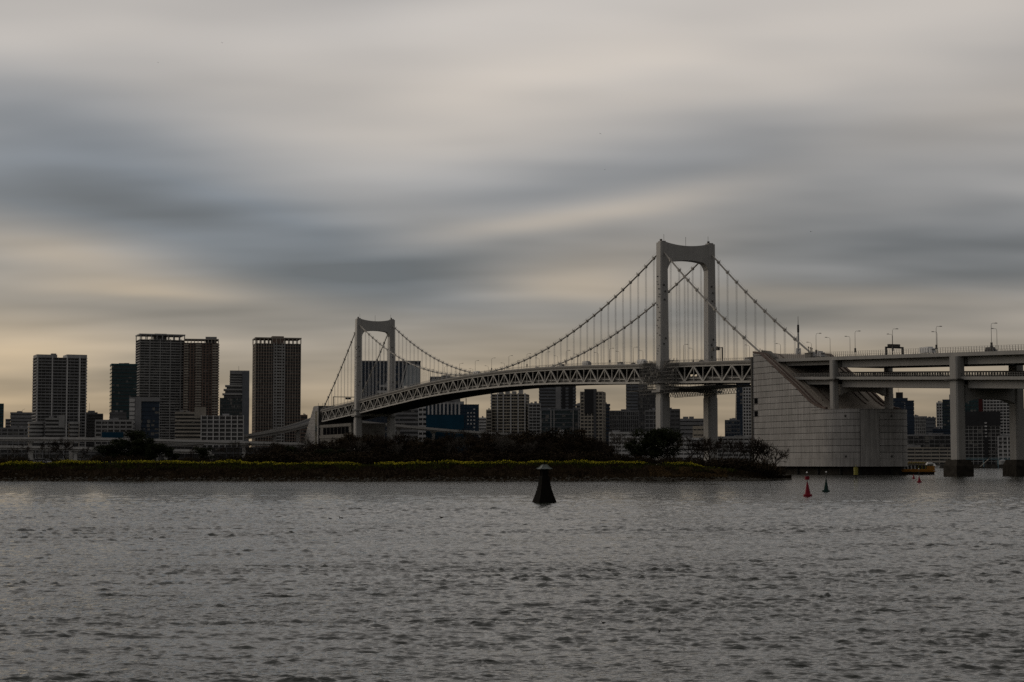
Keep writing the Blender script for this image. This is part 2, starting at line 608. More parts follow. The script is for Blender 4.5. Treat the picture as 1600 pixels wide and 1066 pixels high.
def bank_z(x, dy):
    prof = [(-1.5, -0.35), (0.0, 0.0), (1.2, 0.16), (3, 0.28), (6, 0.52), (9, 0.76), (12, 0.94), (14, 1.0), (18, 1.02), (30, 1.0), (60, 1.0)]
    w = 1.0 if x < 60 else max(0.22, 1 - (x - 60) / 34.0)
    dy = dy / w
    for (a, b) in zip(prof[:-1], prof[1:]):
        if a[0] <= dy <= b[0]:
            return island_top(x) * (a[1] + (b[1] - a[1]) * (dy - a[0]) / (b[0] - a[0]))
    return island_top(x)


ISX = (-190, 91)


def rocks():
    m = MB()
    rg = random.Random(3)
    for i in range(2600):
        x = rg.uniform(*ISX) if rg.random() < 0.8 else rg.uniform(62, 91)
        dy = abs(rg.gauss(0, 1.5)) - 0.4 if x < 60 else rg.uniform(-0.8, 4.0)
        r = rg.uniform(0.12, 0.5) * (1.3 if x > 60 else 1)
        z = bank_z(x, max(dy, 0)) if dy > 0 else 0.0
        c = (x, island_front(x) + dy, z + r * 0.12)
        rings = []
        for k, (rr, zz) in enumerate(((0.55, -0.5), (1.0, -0.1), (0.8, 0.38), (0.35, 0.55))):
            rings.append([(c[0] + r * rr * rg.uniform(.75, 1.25) * math.cos(a), c[1] + r * rr * rg.uniform(.75, 1.25) * math.sin(a), c[2] + r * zz * rg.uniform(.8, 1.2)) for a in (0.3, 1.5, 2.8, 4.1, 5.3)])
        m.loft(rings)
    tag(m.build('shore_rocks', mat('shore_rock', (0.085, 0.078, 0.066), 0.9, 0.5, 1.2, spec=0.02)), 'jumbled grey riprap rocks along the island waterline', 'rocks', kind='stuff')


def blades(name, mt, n, xr, dyr, hr, wr, label, cat, base=0.0, keep=None, lean=0.35, seed=1):
    """ground cover: many narrow leaf faces standing on the bank"""
    rg = np.random.default_rng(seed)
    v = []
    f = []
    for i in range(n):
        x = rg.uniform(*xr)
        dy = rg.uniform(*dyr)
        if keep and not keep(x, dy):
            continue
        h = rg.uniform(*hr)
        w = rg.uniform(*wr)
        a = rg.uniform(0, math.pi)
        z = bank_z(x, dy) + base
        y = island_front(x) + dy * (1.0 if x < 60 else max(0.22, 1 - (x - 60) / 34.0))
        lx, ly = rg.normal(0, lean) * h, rg.normal(0, lean) * h
        o = len(v)
        cx, sx = math.cos(a) * w, math.sin(a) * w
        v += [(x - cx, y - sx, z - 0.1), (x + cx, y + sx, z - 0.1), (x + lx + cx * .4, y + ly + sx * .4, z + h), (x + lx - cx * .4, y + ly - sx * .4, z + h)]
        f.append((o, o + 1, o + 2, o + 3))
    m = MB()
    m.v, m.f = v, f
    return tag(m.build(name, mt), label, cat, kind='stuff')


rocks()
DRYG = mat('dry_grass', (0.032, 0.022, 0.012), 0.95, 0.6, 0.12, spec=0.02)
REED = mat('tawny_reed', (0.095, 0.062, 0.030), 0.95, 0.5, 0.3, spec=0.02)
GREENS = mat('flower_stem_green', (0.050, 0.062, 0.012), 0.85, 0.5, 0.4, spec=0.02)
YELF = mat('rape_blossom', (0.46, 0.40, 0.03), 0.8, 0.45, 0.35, spec=0.02)
blades('bank_grass', DRYG, 30000, ISX, (1.0, 13), (0.25, 0.8), (0.05, 0.16), 'dark brown dry grass on the island bank', 'grass', seed=2)
blades('crest_grass', GREENS, 9000, (-190, 70), (8.0, 13.5), (0.3, 0.9), (0.06, 0.16), 'olive green grass just below the yellow flower strip', 'grass', seed=9,
       keep=lambda x, dy: mnoise.noise(Vector((x * 0.15, dy * 0.3, 8))) > -0.15)
blades('tawny_reeds', REED, 5000, (42, 66), (2.0, 10), (0.3, 0.9), (0.05, 0.15), 'tawny dry reeds on the bank left of the rocky spit', 'reeds', seed=3,
       keep=lambda x, dy: mnoise.noise(Vector((x * 0.25, dy * 0.2, 3))) > -0.1)


def fl_h(x):
    return 0.9 + 1.0 * mnoise.noise(Vector((x * 0.12, 0, 7))) + 0.35 * mnoise.noise(Vector((x * 0.6, 0, 2)))


def flowers():
    rg = np.random.default_rng(11)
    stems, bl = MB(), MB()
    for i in range(30000):
        x = rg.uniform(-190, 66)
        dens = 0.45 + 1.3 * mnoise.noise(Vector((x * 0.10, 3, 1)))
        if rg.random() > dens * (1.0 if x < 30 else max(0, 1 - (x - 30) / 40)):
            continue
        dy = rg.uniform(11.8, 18.5)
        z = bank_z(x, dy)
        y = island_front(x) + dy
        h = max(0.25, fl_h(x) * rg.uniform(0.7, 1.1))
        a = rg.uniform(0, math.pi)
        w = 0.09
        cx, sy = math.cos(a) * w, math.sin(a) * w
        stems.add([(x - cx, y - sy, z - .1), (x + cx, y + sy, z - .1), (x + cx, y + sy, z + h), (x - cx, y - sy, z + h)], [(0, 1, 2, 3)])
        for k in range(2 if rg.random() < .45 else 1):
            r = rg.uniform(0.08, 0.17)
            bx, by, bz = x + rg.normal(0, .1), y + rg.normal(0, .1), z + h * rg.uniform(0.75, 1.12)
            t1 = rg.uniform(0, 6.28)
            bl.add([(bx + r * math.cos(t1 + q), by + r * math.sin(t1 + q) * .8, bz + rg.normal(0, r * .6)) for q in (0, 1.57, 3.14, 4.71)], [(0, 1, 2, 3)])
    tag(stems.build('flower_stems', GREENS), 'green stems of the flower strip along the island crest', 'flower bed', kind='stuff')
    tag(bl.build('yellow_blossoms', YELF), 'strip of yellow blossom along the top of the island bank', 'flowers', kind='stuff')


flowers()

# ------------------------------------------------------------------ suspension bridge (local axes: x along the deck, y across, z up)
BR_AT = (95.0, 981.0, 0.0)
BR_RZ = math.atan2(-530, 210)
KN = [(-700, 40.7), (-684, 41.3), (-570, 46.0), (-526, 48.1), (-465, 50.8), (-405, 53.4), (-345, 54.9), (-285, 55.6), (-225, 55.45), (-165, 54.4), (-105, 52.5), (-45, 50.1), (0, 48.5), (60, 46.5), (114, 44.4), (130, 43.8)]


def zb(s):
    """height of the bottom chord"""
    for i in range(1, len(KN) - 2):
        if KN[i][0] <= s <= KN[i + 1][0]:
            (x0, y0), (x1, y1), (x2, y2), (x3, y3) = KN[i - 1:i + 3]
            t = (s - x1) / (x2 - x1)
            m1 = (y2 - y0) / (x2 - x0) * (x2 - x1)
            m2 = (y3 - y1) / (x3 - x1) * (x2 - x1)
            return (2 * t ** 3 - 3 * t * t + 1) * y1 + (t ** 3 - 2 * t * t + t) * m1 + (-2 * t ** 3 + 3 * t * t) * y2 + (t ** 3 - t * t) * m2
    return KN[0][1] if s < KN[1][0] else KN[-1][1]


DEP = 8.5
TOWER_H = 124.8
SPANS = [(-684, -574.5, 'left'), (-565.5, -4.5, 'main'), (4.5, 109, 'right')]
bridge = empty('suspension_bridge', BR_AT, BR_RZ, 'grey double-deck suspension bridge with two portal towers across the water', 'bridge')


def strip(y0, y1, f0, f1, s0, s1, step=10.0):
    """a slab that follows the deck: between y0..y1 across and f0(s)..f1(s) in height"""
    n = max(2, int((s1 - s0) / step) + 1)
    rings = []
    for i in range(n):
        s = s0 + (s1 - s0) * i / (n - 1)
        rings.append([(s, y0, f0(s)), (s, y1, f0(s)), (s, y1, f1(s)), (s, y0, f1(s))])
    return rings


def build_tower(s0):
    m = MB()
    hs = 3.25                                   # half size along the bridge
    ytop, ybot = 2.15, 2.65                     # half width of a leg at top / at foot
    yc = 14.5
    zf = 40.0
    for sg in (-1, 1):
        def ring(z):
            k = (z - zf) / (TOWER_H - zf)
            hw = ybot + (ytop - ybot) * k
            hx = hs * (1.06 - 0.08 * k)
            c = 0.7
            pts = [(-hx + c, -hw), (hx - c, -hw), (hx, -hw + c), (hx, hw - c), (hx - c, hw), (-hx + c, hw), (-hx, hw - c), (-hx, -hw + c)]
            return [(a, sg * yc + b, z) for a, b in pts]
        m.loft([ring(z) for z in (zf, 60, 80, 100, 112, TOWER_H)])
    # portal beam: concave top edge, arched soffit running into the legs
    yi = yc - ytop + 0.25
    rings = []
    N = 24
    for i in range(N + 1):
        y = -yi + 2 * yi * i / N
        k = abs(y) / yi
        ztop = TOWER_H - 0.1 - 1.5 * (1 - k ** 2)
        zlow = 115.3 - 1.7 * k * k - 4.2 * max(0.0, (k - 0.72) / 0.28) ** 2.6
        rings.append([(-hs + .5, y, zlow), (hs - .5, y, zlow), (hs - .5, y, ztop), (-hs + .5, y, ztop)])
    m.loft(rings)
    tw = m.build('tower', STEEL, bridge, loc=(s0, 0, 0))
    for sg in (-1, 1):
        lw = MB()
        pts = [(-3.7 + .9, -2.9), (3.7 - .9, -2.9), (3.7, -2.0), (3.7, 2.0), (2.8, 2.9), (-2.8, 2.9), (-3.7, 2.0), (-3.7, -2.0)]
        lw.prism([(a, sg * yc + b) for a, b in pts], -2, zf + 0.5)
        lw.build('lower_leg', STEEL, tw)
        MB().box(-5, 5, sg * yc - 4.2, sg * yc + 4.2, zf + 3.2, zf + 4.3).build('bearing_platform', MIDST, tw)
        MB().prism([(5.6 * math.cos(t), sg * yc + 4.8 * math.sin(t)) for t in np.linspace(0, 2 * math.pi, 13)[:-1]], zf + 8.2, zf + 9.4).build('collar_platform', STEEL, tw)
        # saddle housing, ladder cabinets and aviation lights
        MB().box(-2.2, 2.2, sg * yc - 1.3, sg * yc + 1.3, TOWER_H, TOWER_H + 0.7).build('saddle_cover', MIDST, tw)
        MB().tube([(0.5, sg * (yc - 1), TOWER_H), (0.5, sg * (yc - 1), TOWER_H + 4.5)], 0.09, 5).build('mast', DARKST, tw)
        MB().box(-1.6, -0.6, sg * yc - .5, sg * yc + .5, TOWER_H + 0.7, TOWER_H + 2.0).build('beacon_light', DARKST, tw)
        for (zz, yy) in ((101, -.6), (97.5, .2), (93, -.2), (72, .3), (69, -.8)):
            MB().box(hs + .02, hs + .5, sg * yc + yy - .35, sg * yc + yy + .35, zz, zz + 0.8).build('cabinet', DARKST, tw)
    for zz in np.arange(64, 106, 1.4):          # rungs and brackets on the near flank
        if random.random() < 0.55:
            (lambda q: MB().box(q, q + random.uniform(.3, .9), -yc - 2.75, -yc - 2.1, zz, zz + random.uniform(.25, .6)))(random.uniform(-2.0, 1.6)).build('bracket', DARKST, tw)
    MB().tube([(0, 0, TOWER_H - 2.5), (0, 0, TOWER_H + 3.6)], 0.1, 5).build('mast', DARKST, tw)
    MB().box(-2.6, 2.6, -12.4, 12.4, 43.6, 46.6).build('lower_cross_beam', STEEL, tw)
    pier = MB()
    pier.prism([(-9, -20), (9, -20), (12, -16), (12, 16), (9, 20), (-9, 20), (-12, 16), (-12, -16)], -3, 3.6)
    pier.build('pier_footing', CONCD, tw)
    return tw


build_tower(0.0)
build_tower(-570.0)


def zc(s):
    """height of the main cable"""
    if -570 <= s <= 0:
        return 66.0 + (120.9 - 66.0) * ((s + 285) / 285.0) ** 2
    e = s if s > 0 else -570 - s
    end = 57.2 if s > 0 else 49.0
    L = 110.0 if s > 0 else 114.0
    t = e / L
    return 120.9 + (end - 120.9) * t - 2.4 * 4 * t * (1 - t)


hang_me = MB()
for xx in (-0.55, 0.55):
    for yy in (-.2, .2):
        hang_me.tube([(xx, yy, 0), (xx, yy, 1)], 0.055, 4, cap=False)
hang_mesh = hang_me.mesh('hanger', ROPE)
band_mesh = MB().box(-.75, .75, -.62, .62, -.62, .62).box(-.12, .12, -.75, -.6, .4, 1.5).box(-.12, .12, .6, .75, .4, 1.5).mesh('cable_band', CABLE)
for sg in (-1, 1):
    y = sg * 14.5
    ss = [-686] + list(np.arange(-680, -570, 10.0)) + list(np.arange(-570, 1, 7.5)) + list(np.arange(10, 111, 10.0)) + [113]
    cab = MB().tube([(s, y, zc(s)) for s in ss], 0.44, 8).build('main_cable', CABLE, bridge, smooth=True)
    for dy in (-.66, .66):
        MB().tube([(s, y + dy, zc(s) + 1.15) for s in ss], 0.035, 3).build('hand_rope', MIDST, cab)
    for s in [-570 + 10 * i for i in range(1, 57)] + [10.5 + 10 * i for i in range(9)] + [-580.5 - 10 * i for i in range(10)]:
        sl = math.atan2(zc(s + 0.5) - zc(s - 0.5), 1.0)
        link('cable_band', band_mesh, cab, basis=Matrix.Translation((s, y, zc(s))) @ Matrix.Rotation(-sl, 4, 'Y'))
        top = zb(s) + DEP
        if zc(s) - top > 0.8:
            link('hanger', hang_mesh, bridge, basis=Matrix.Translation((s, y, top)) @ Matrix.Diagonal((1, 1, zc(s) - top, 1)))

# stiffening trusses: one per side of each span, every member a piece of its own
for (s0, s1, nm) in SPANS:
    if nm == 'main':
        nodes = [-565 + 10 * i for i in range(57)]
        low = lambda i: i % 2 == 0
        nodes = [s for s in nodes]
        isl = {s: ((s + 5) % 20 == 0) for s in nodes}
    elif nm == 'right':
        nodes = [5.5 + 10.4 * i for i in range(11)]
        isl = {s: i % 2 == 0 for i, s in enumerate(nodes)}
    else:
        nodes = [-575.5 - 10.4 * i for i in range(11)]
        isl = {s: i % 2 == 0 for i, s in enumerate(nodes)}
    for sg in (-1, 1):
        y = sg * 14.5
        tr = empty('stiffening_truss', (0, 0, 0))
        tr.parent = bridge
        sA, sB = min(nodes), max(nodes)
        MB().loft(strip(y - .45, y + .45, lambda s: zb(s) - .5, lambda s: zb(s) + .5, sA - 1, sB + 1)).build('bottom_chord', STEEL2, tr)
        MB().loft(strip(y - .42, y + .42, lambda s: zb(s) + DEP - .45, lambda s: zb(s) + DEP + .45, sA - 1, sB + 1)).build('top_chord', STEEL2, tr)
        for i, s in enumerate(nodes):
            pbeam('vertical', STEEL2, tr, (s, y, zb(s) + .4), (s, y, zb(s) + DEP - .4), 0.5, 0.42 if not isl[s] else 0.55)
            if i + 1 < len(nodes):
                a, b = nodes[i], nodes[i + 1]
                za = zb(a) + (0.2 if isl[a] else DEP - .2)
                zbb = zb(b) + (0.2 if isl[b] else DEP - .2)
                pbeam('diagonal', STEEL2, tr, (a, y, za), (b, y, zbb), 0.6, 0.84)
    # decks between the trusses
    hw = 15.4
    MB().loft(strip(-hw, hw, lambda s: zb(s) + DEP + .5, lambda s: zb(s) + DEP + 1.5, s0, s1)).build('upper_deck', CONCD, bridge)
    MB().loft(strip(-11.4, 11.4, lambda s: zb(s) + DEP + 1.504, lambda s: zb(s) + DEP + 1.56, s0, s1)).build('roadway', ASPHALT, bridge)
    MB().loft(strip(-13.9, 13.9, lambda s: zb(s) + .55, lambda s: zb(s) + 1.3, s0, s1)).build('lower_deck', DARKST, bridge)
    for sg in (-1, 1):
        yo = sg * 15.2
        MB().loft(strip(yo - .14, yo + .14, lambda s: zb(s) + DEP + 1.5, lambda s: zb(s) + DEP + 2.1, s0, s1)).build('parapet', MIDST, bridge)
        r = MB()
        for s in np.arange(s0 + 1, s1, 2.0):
            r.box(s - .07, s + .07, yo - .07, yo + .07, zb(s) + DEP + 2.3, zb(s) + DEP + 3.3)
        for k in (2.8, 3.25):
            r.loft(strip(yo - .05, yo + .05, lambda s: zb(s) + DEP + k, lambda s: zb(s) + DEP + k + .09, s0, s1))
        tag(r.build('parapet_rail', MIDST, bridge), kind='stuff')
        yl = sg * 13.6
        MB().loft(strip(yl - .12, yl + .12, lambda s: zb(s) + 1.75, lambda s: zb(s) + 2.35, s0, s1)).build('walkway_barrier', STEEL2, bridge)
        MB().loft(strip(sg * 4.6 - .15, sg * 4.6 + .15, lambda s: zb(s) + 1.3, lambda s: zb(s) + (5.9 if sg > 0 else 3.4), s0, s1)).build('guideway_wall', DARKST, bridge)
        MB().loft(strip(sg * 12.4 - .15, sg * 12.4 + .15, lambda s: zb(s) + 1.3, lambda s: zb(s) + 3.1, s0, s1)).build('road_barrier', DARKST, bridge)
        MB().loft(strip(sg * 8 - .3, sg * 8 + .3, lambda s: zb(s) + DEP - 1.2, lambda s: zb(s) + DEP + .52, s0, s1)).build('stringer', DARKST, bridge)
    fb = MB()
    for s in nodes:
        fb.box(s - .4, s + .4, -14.0, 14.0, zb(s) + DEP - 1.9, zb(s) + DEP + .45)
        fb.box(s - .4, s + .4, -14.0, 14.0, zb(s) - .45, zb(s) + .6)
        fb.box(s - .25, s + .25, 5.2, 13.6, zb(s) + 5.0, zb(s) + 6.8)
    tag(fb.build('floor_beams', DARKST, bridge), kind='stuff')
for s in (0, -570):
    MB().box(s - 5.2, s + 5.2, -11.6, 11.6, zb(s) + DEP + .52, zb(s) + DEP + 1.48).build('tower_deck_link', CONC, bridge)
    MB().box(s - 5.2, s + 5.2, -11.2, 11.2, zb(s) + .57, zb(s) + 1.28).build('tower_deck_link', DARKST, bridge)


# ------------------------------------------------------------------ maintenance scaffold round the near tower
def scaffold():
    root = empty('scaffolding', BR_AT, BR_RZ, 'dense tube scaffolding wrapped round the right tower at deck level', 'scaffold')
    rg = random.Random(4)
    for (sa, sb_, yA, yB, z0, z1) in ((-21, -5.0, -18.2, -15.6, 41.5, 60.4), (4.8, 21, -18.2, -15.6, 41.5, 60.4), (-4.5, 4.5, -19.6, -17.6, 47, 57)):
        m = MB()
        for s in np.arange(sa, sb_ + .1, 1.6):
            for y in (yA, yB):
                m.tube([(s, y, z0 + rg.uniform(-1.5, 2.5)), (s, y, z1 + rg.uniform(-1, .8))], 0.13, 4)
        for z in np.arange(z0 + 1, z1, 1.9):
            for y in (yA, yB):
                m.tube([(sa - .4, y, z), (sb_ + .4, y, z)], 0.12, 4)
            if rg.random() < .7:
                a = rg.uniform(sa, sb_ - 4)
                m.box(a, a + rg.uniform(3, 6), yA + .1, yB - .1, z - .12, z - .04)
        for i in range(18):
            s = rg.uniform(sa, sb_ - 2)
            z = rg.uniform(z0 + 1, z1 - 3)
            m.tube([(s, yA, z), (s + 2.4, yA, z + 2.6)], 0.12, 4)
        tag(m.build('tube_frame', mat('scaffold_tube', (0.17, 0.163, 0.153), 0.6, 0.3, 0.8), root), kind='stuff')
        b = MB()
        for i in range(9):
            s = rg.uniform(sa, sb_ - 1.6)
            z = rg.uniform(z0 + 4, z1 - 2)
            b.box(s, s + rg.uniform(.8, 1.8), yA - .05, yA + .3, z, z + rg.uniform(.6, 1.6))
        tag(b.build('net_panels', CONCD, root), kind='stuff')
    root2 = empty('hanging_scaffold', BR_AT, BR_RZ, 'white zigzag lattice work platform slung under the deck by the right tower', 'scaffold')
    m = MB()
    for y in (8.0, 15.5):
        a, b = -46.0, 28.0
        n = int((b - a) / 1.5)
        for i in range(n):
            s = a + (b - a) * i / n
            za, zb_ = (42.4, 44.7) if i % 2 else (44.7, 42.4)
            m.beam((s, y, za), (s + (b - a) / n, y, zb_), .22, .22)
        m.box(a, b, y - .12, y + .12, 42.1, 42.4)
        m.box(a, b, y - .12, y + .12, 44.7, 44.9)
    tag(m.build('lattice', WHITE, root2), kind='stuff')
    MB().box(-44, 60, -14.2, 14.6, 45.0, 45.3).build('platform', DARKST, root2)
    for i, s in enumerate(np.arange(-42, 60, 9.0)):
        for y in (-13, 13):
            pbeam('suspension_rod', MIDST, root2, (s, y, 45.2), (s, y, zb(s) - .4), .15, .15)


scaffold()

# ------------------------------------------------------------------ near anchorage
PROF = [(108.9, 58.2), (115.9, 57.4), (124, 53.2), (132.4, 48.7), (148.2, 40.4), (160.4, 33.4), (165, 31.4), (170, 30.0), (175.3, 29.3), (195, 29.3)]


def prof(s):
    for (a, b) in zip(PROF[:-1], PROF[1:]):
        if a[0] <= s <= b[0]:
            return a[1] + (b[1] - a[1]) * (s - a[0]) / (b[0] - a[0])
    return PROF[0][1] if s < PROF[0][0] else PROF[-1][1]


def anchorage():
    root = empty('anchorage_block', BR_AT, BR_RZ, 'huge pale concrete anchorage block with sloping back at the right end of the bridge', 'anchorage')
    # plan outline (x along the bridge, y across), near wall first, rounded towards the viewer
    plan = [(109.0, -20.0)] + [(s, -20.0) for s in np.arange(112, 171, 3.0)]
    for k in range(1, 13):
        a = math.pi / 2 * k / 12
        plan.append((171 + 19.5 * math.sin(a), -8.0 - 12.0 * math.cos(a)))
    plan += [(190.5, y) for y in (-6, -4, 4, 6)]
    for k in range(0, 13):
        a = math.pi / 2 * k / 12
        plan.append((171 + 19.5 * math.cos(a), 8.0 + 12.0 * math.sin(a)))
    plan += [(s, 20.0) for s in np.arange(168, 110, -3.0)] + [(109.0, 20.0)]

    def inset(d):
        c = []
        n = len(plan)
        for i in range(n):
            p, q = Vector((*plan[max(i - 1, 0)], 0)), Vector((*plan[min(i + 1, n - 1)], 0))
            t = (q - p).normalized()
            c.append((plan[i][0] - t.y * d, plan[i][1] + t.x * d))
        return c
    Z0 = 4.3
    inn = inset(0.32)
    body = MB()
    n = len(inn)
    vs_ = [(a, b, Z0) for a, b in inn] + [(a, b, prof(a) - .05) for a, b in inn]
    body.add(vs_, [(i, i + 1, n + i + 1, n + i) for i in range(n - 1)] + [(n - 1, 0, n, 2 * n - 1), tuple(range(n - 1, -1, -1))])
    body.build('wall_core', JOINT, root)
    # facing panels in courses
    per = [0.0]
    for a, b in zip(plan[:-1], plan[1:]):
        per.append(per[-1] + math.hypot(b[0] - a[0], b[1] - a[1]))

    def at(u, pl):
        for i in range(len(per) - 1):
            if per[i] <= u <= per[i + 1] + 1e-6:
                k = (u - per[i]) / (per[i + 1] - per[i])
                return pl[i][0] + (pl[i + 1][0] - pl[i][0]) * k, pl[i][1] + (pl[i + 1][1] - pl[i][1]) * k
        return pl[-1]
    ch = 2.92
    uR0, uR1 = 83.5, 93.5                     # smooth pilaster strip on the rounded front
    rg = random.Random(8)
    for c in range(19):
        za, zz = Z0 + ch * c + 0.02, Z0 + ch * (c + 1) - (0.20 if c else 0.02)
        if c == 0:
            za = Z0 - 0.6
        cuts = [0.0, 5.0]
        u = 5.0 + (c % 2) * 5 + rg.uniform(4, 10)
        while u < uR0 - 4:
            cuts.append(u)
            u += rg.uniform(9, 14)
        cuts += [uR0, uR1]
        u = uR1 + 12
        while u < per[-1] - 5:
            cuts.append(u)
            u += rg.uniform(10, 14)
        cuts.append(per[-1])
        for ua, ub in zip(cuts[:-1], cuts[1:]):
            if abs(ua - uR0) < .01:
                continue
            g = 0.03
            us = [ua + g] + [p for p in per if ua + g + .2 < p < ub - g - .2] + [ub - g]
            ro, ri = [], []
            ok = False
            for uu in us:
                (xo, yo), (xi, yi) = at(uu, plan), at(uu, inn)
                top = min(zz, prof(xo) - 0.02)
                if top > za + 0.25:
                    ok = True
                top = max(top, za + 0.001)
                ro.append(((xo, yo), top))
                ri.append(((xi, yi), top))
            if not ok:
                continue
            keep = [i for i in range(len(us)) if ro[i][1] > za + .01]
            lo_, hi_ = max(0, min(keep) - 1), min(len(us) - 1, max(keep) + 1)
            rings = []
            for i in range(lo_, hi_ + 1):
                (xo, yo), top = ro[i]
                (xi, yi), _ = ri[i]
                rings.append([(xo, yo, za), (xi, yi, za), (xi, yi, top), (xo, yo, top)])
            if len(rings) > 1:
                MB().loft(rings).build('panel', PANEL, root)
    # pilaster strip, recessed, over the full height
    us = [uR0 + .15 + (uR1 - uR0 - .3) * i / 8 for i in range(9)]
    pp = inset(0.2)
    MB().loft([[(*at(u, pp), Z0 - .6), (*at(u, inn), Z0 - .6), (*at(u, inn), 29.2), (*at(u, pp), 29.2)] for u in us]).build('pilaster', PANEL, root)
    # round drain sockets
    for u, z in ((77, 26.2), (77, 8.3), (99.5, 26.2), (99.5, 8.3)):
        x, y = at(u, plan)
        MB().ball((x, y, z), .55, n=8, m=4).build('drain_socket', DARKST, root)
    # vents on the narrow edge strip
    for z in (33.8, 27.6):
        MB().box(110.6, 113.4, -20.25, -19.7, z, z + 2.6).build('vent_opening', VOID, root)
    MB().box(107.6, 109.0, -20.35, 20.35, 2, 56.5).build('end_joint', BLACK, root)
    # sloping roof
    ss = [109] + [p[0] for p in PROF[1:-1]] + [181, 187]
    rings = []
    for s in ss:
        hw = 19.6 if s < 171 else 8 + 11.6 * math.sqrt(max(0, 1 - ((s - 171) / 19.5) ** 2))
        rings.append([(s, -hw, prof(s)), (s, hw, prof(s)), (s, hw, prof(s) + .1), (s, -hw, prof(s) + .1)])
    MB().loft(rings).build('sloping_roof', SLOPE, root)
    top = [p for p in plan if p[0] > 160]
    MB().prism(top, 29.05, 29.36).build('top_slab', PANEL, root)
    # coping strips, stair runs and cable hoods down the slope
    for sg in (-1, 1):
        for (y, w, h, mt, nm, sE) in ((19.4, 1.2, .9, RUST, 'coping', 175), (16.6, .7, .55, RUST, 'stair_rail', 166), (14.5, 1.6, 1.5, CONCD, 'cable_hood', 122), (12.4, .6, .5, SLOPE, 'stair_rail', 160), (9.0, .4, .3, RUST, 'drain_strip', 163)):
            rr = []
            for s in [q for q in ss if q <= sE] + ([sE] if sE not in ss else []):
                rr.append([(s, sg * y - w / 2, prof(s) + .12), (s, sg * y + w / 2, prof(s) + .12), (s, sg * y + w / 2, prof(s) + .1 + h), (s, sg * y - w / 2, prof(s) + .1 + h)])
            MB().loft(rr).build(nm, mt, root)
        for s, h in ((109.5, 2.6), (111.5, 2.0), (113.5, 1.5)):
            MB().tube([(s, sg * 16.2, 58), (s, sg * 16.2, 58 + h)], .16, 5).build('post', DARKST, root)
    # foundation set back under the facing
    fnd = inset(3.4)
    MB().prism(fnd, -3, 3.8).build('foundation', CONCB, root)
    for i in range(0, len(fnd) - 14, 6):
        x, y = fnd[i]
        MB().tube([(x, y, -2), (x, y, 3.7)], .7, 8).build('fender_pile', BLACK, root)


anchorage()


# ------------------------------------------------------------------ far anchorage
def far_anchorage():
    root = empty('far_anchorage', BR_AT, BR_RZ, 'small tiled wedge-shaped anchorage with dark slit window at the left bridge end', 'anchorage')
    pf = [(-687, 2), (-687, 55.6), (-703, 55.6), (-742, 20), (-742, 2)]
    m = MB()
    m.add([(s, -16, z) for s, z in pf] + [(s, 16, z) for s, z in pf], [(0, 1, 2, 3, 4), (9, 8, 7, 6, 5)] + [(i, (i + 1) % 5, 5 + (i + 1) % 5, 5 + i) for i in range(5)][::-1])
    m.build('wall', JOINT, root)
    # square facing tiles on the near side
    st = 3.2
    for i in range(18):
        for j in range(18):
            s0, z0 = -742 + st * i, 2 + st * j
            s1, z1 = min(s0 + st, -698.2), z0 + st
            if s1 - s0 < .5 or z0 >= 55.4:
                continue
            lim = lambda s: 55.6 if s > -703 else 20 + (s + 742) * 35.6 / 39
            za, zbb = min(z1 - .12, lim(s0) - .02), min(z1 - .12, lim(s1) - .02, 55.5)
            if zbb - z0 < .3 or z1 < 14:
                continue
            za = max(za, z0 + .05)
            MB().loft([[(s0 + .06, -16.14, z0), (s0 + .06, -15.98, z0), (s0 + .06, -15.98, za), (s0 + .06, -16.14, za)],
                       [(s1 - .06, -16.14, z0), (s1 - .06, -15.98, z0), (s1 - .06, -15.98, zbb), (s1 - .06, -16.14, zbb)]]).build('tile', PANEL, root)
    MB().box(-698, -690.2, -16.2, -15.9, 8, 50.6).build('slit_window', GLASST, root)
    MB().box(-698, -687, -16.3, -15.9, 50.8, 55.62).build('window_head', PANEL, root)
    MB().box(-690, -686.8, -16.3, -15.9, 4, 50.7).build('corner_pier', PANEL, root)
    for y in (-14, -10):
        MB().tube([(-695, y, 55.6), (-695, y, 58.2)], .15, 5).build('post', DARKST, root)
    base = empty('anchorage_forehouse', BR_AT, BR_RZ, 'low grey block with long dark window band beneath the left side span', 'building')
    MB().box(-686, -588, -15, 15, 2, 35.8).build('wall', CONCD, base)
    MB().box(-686.2, -587.8, -15.4, 15.4, 35.82, 38.2).build('roof_slab', CONCD, base)
    for i in range(7):
        pbox('window', VOID, base, -675 + i * 11.6, -664.6 + i * 11.6, -15.12, -14.9, 29.4, 35.4)
    MB().box(-686.2, -587.8, -15.5, -15.02, 26.2, 29.0).build('sill_beam', CONCD, base)


far_anchorage()


# ------------------------------------------------------------------ approach viaduct on the right
def zU(s):
    return 52.4 - 0.0355 * (s - 188)


def zL(s):
    return 43.4 - 0.0425 * (s - 188)


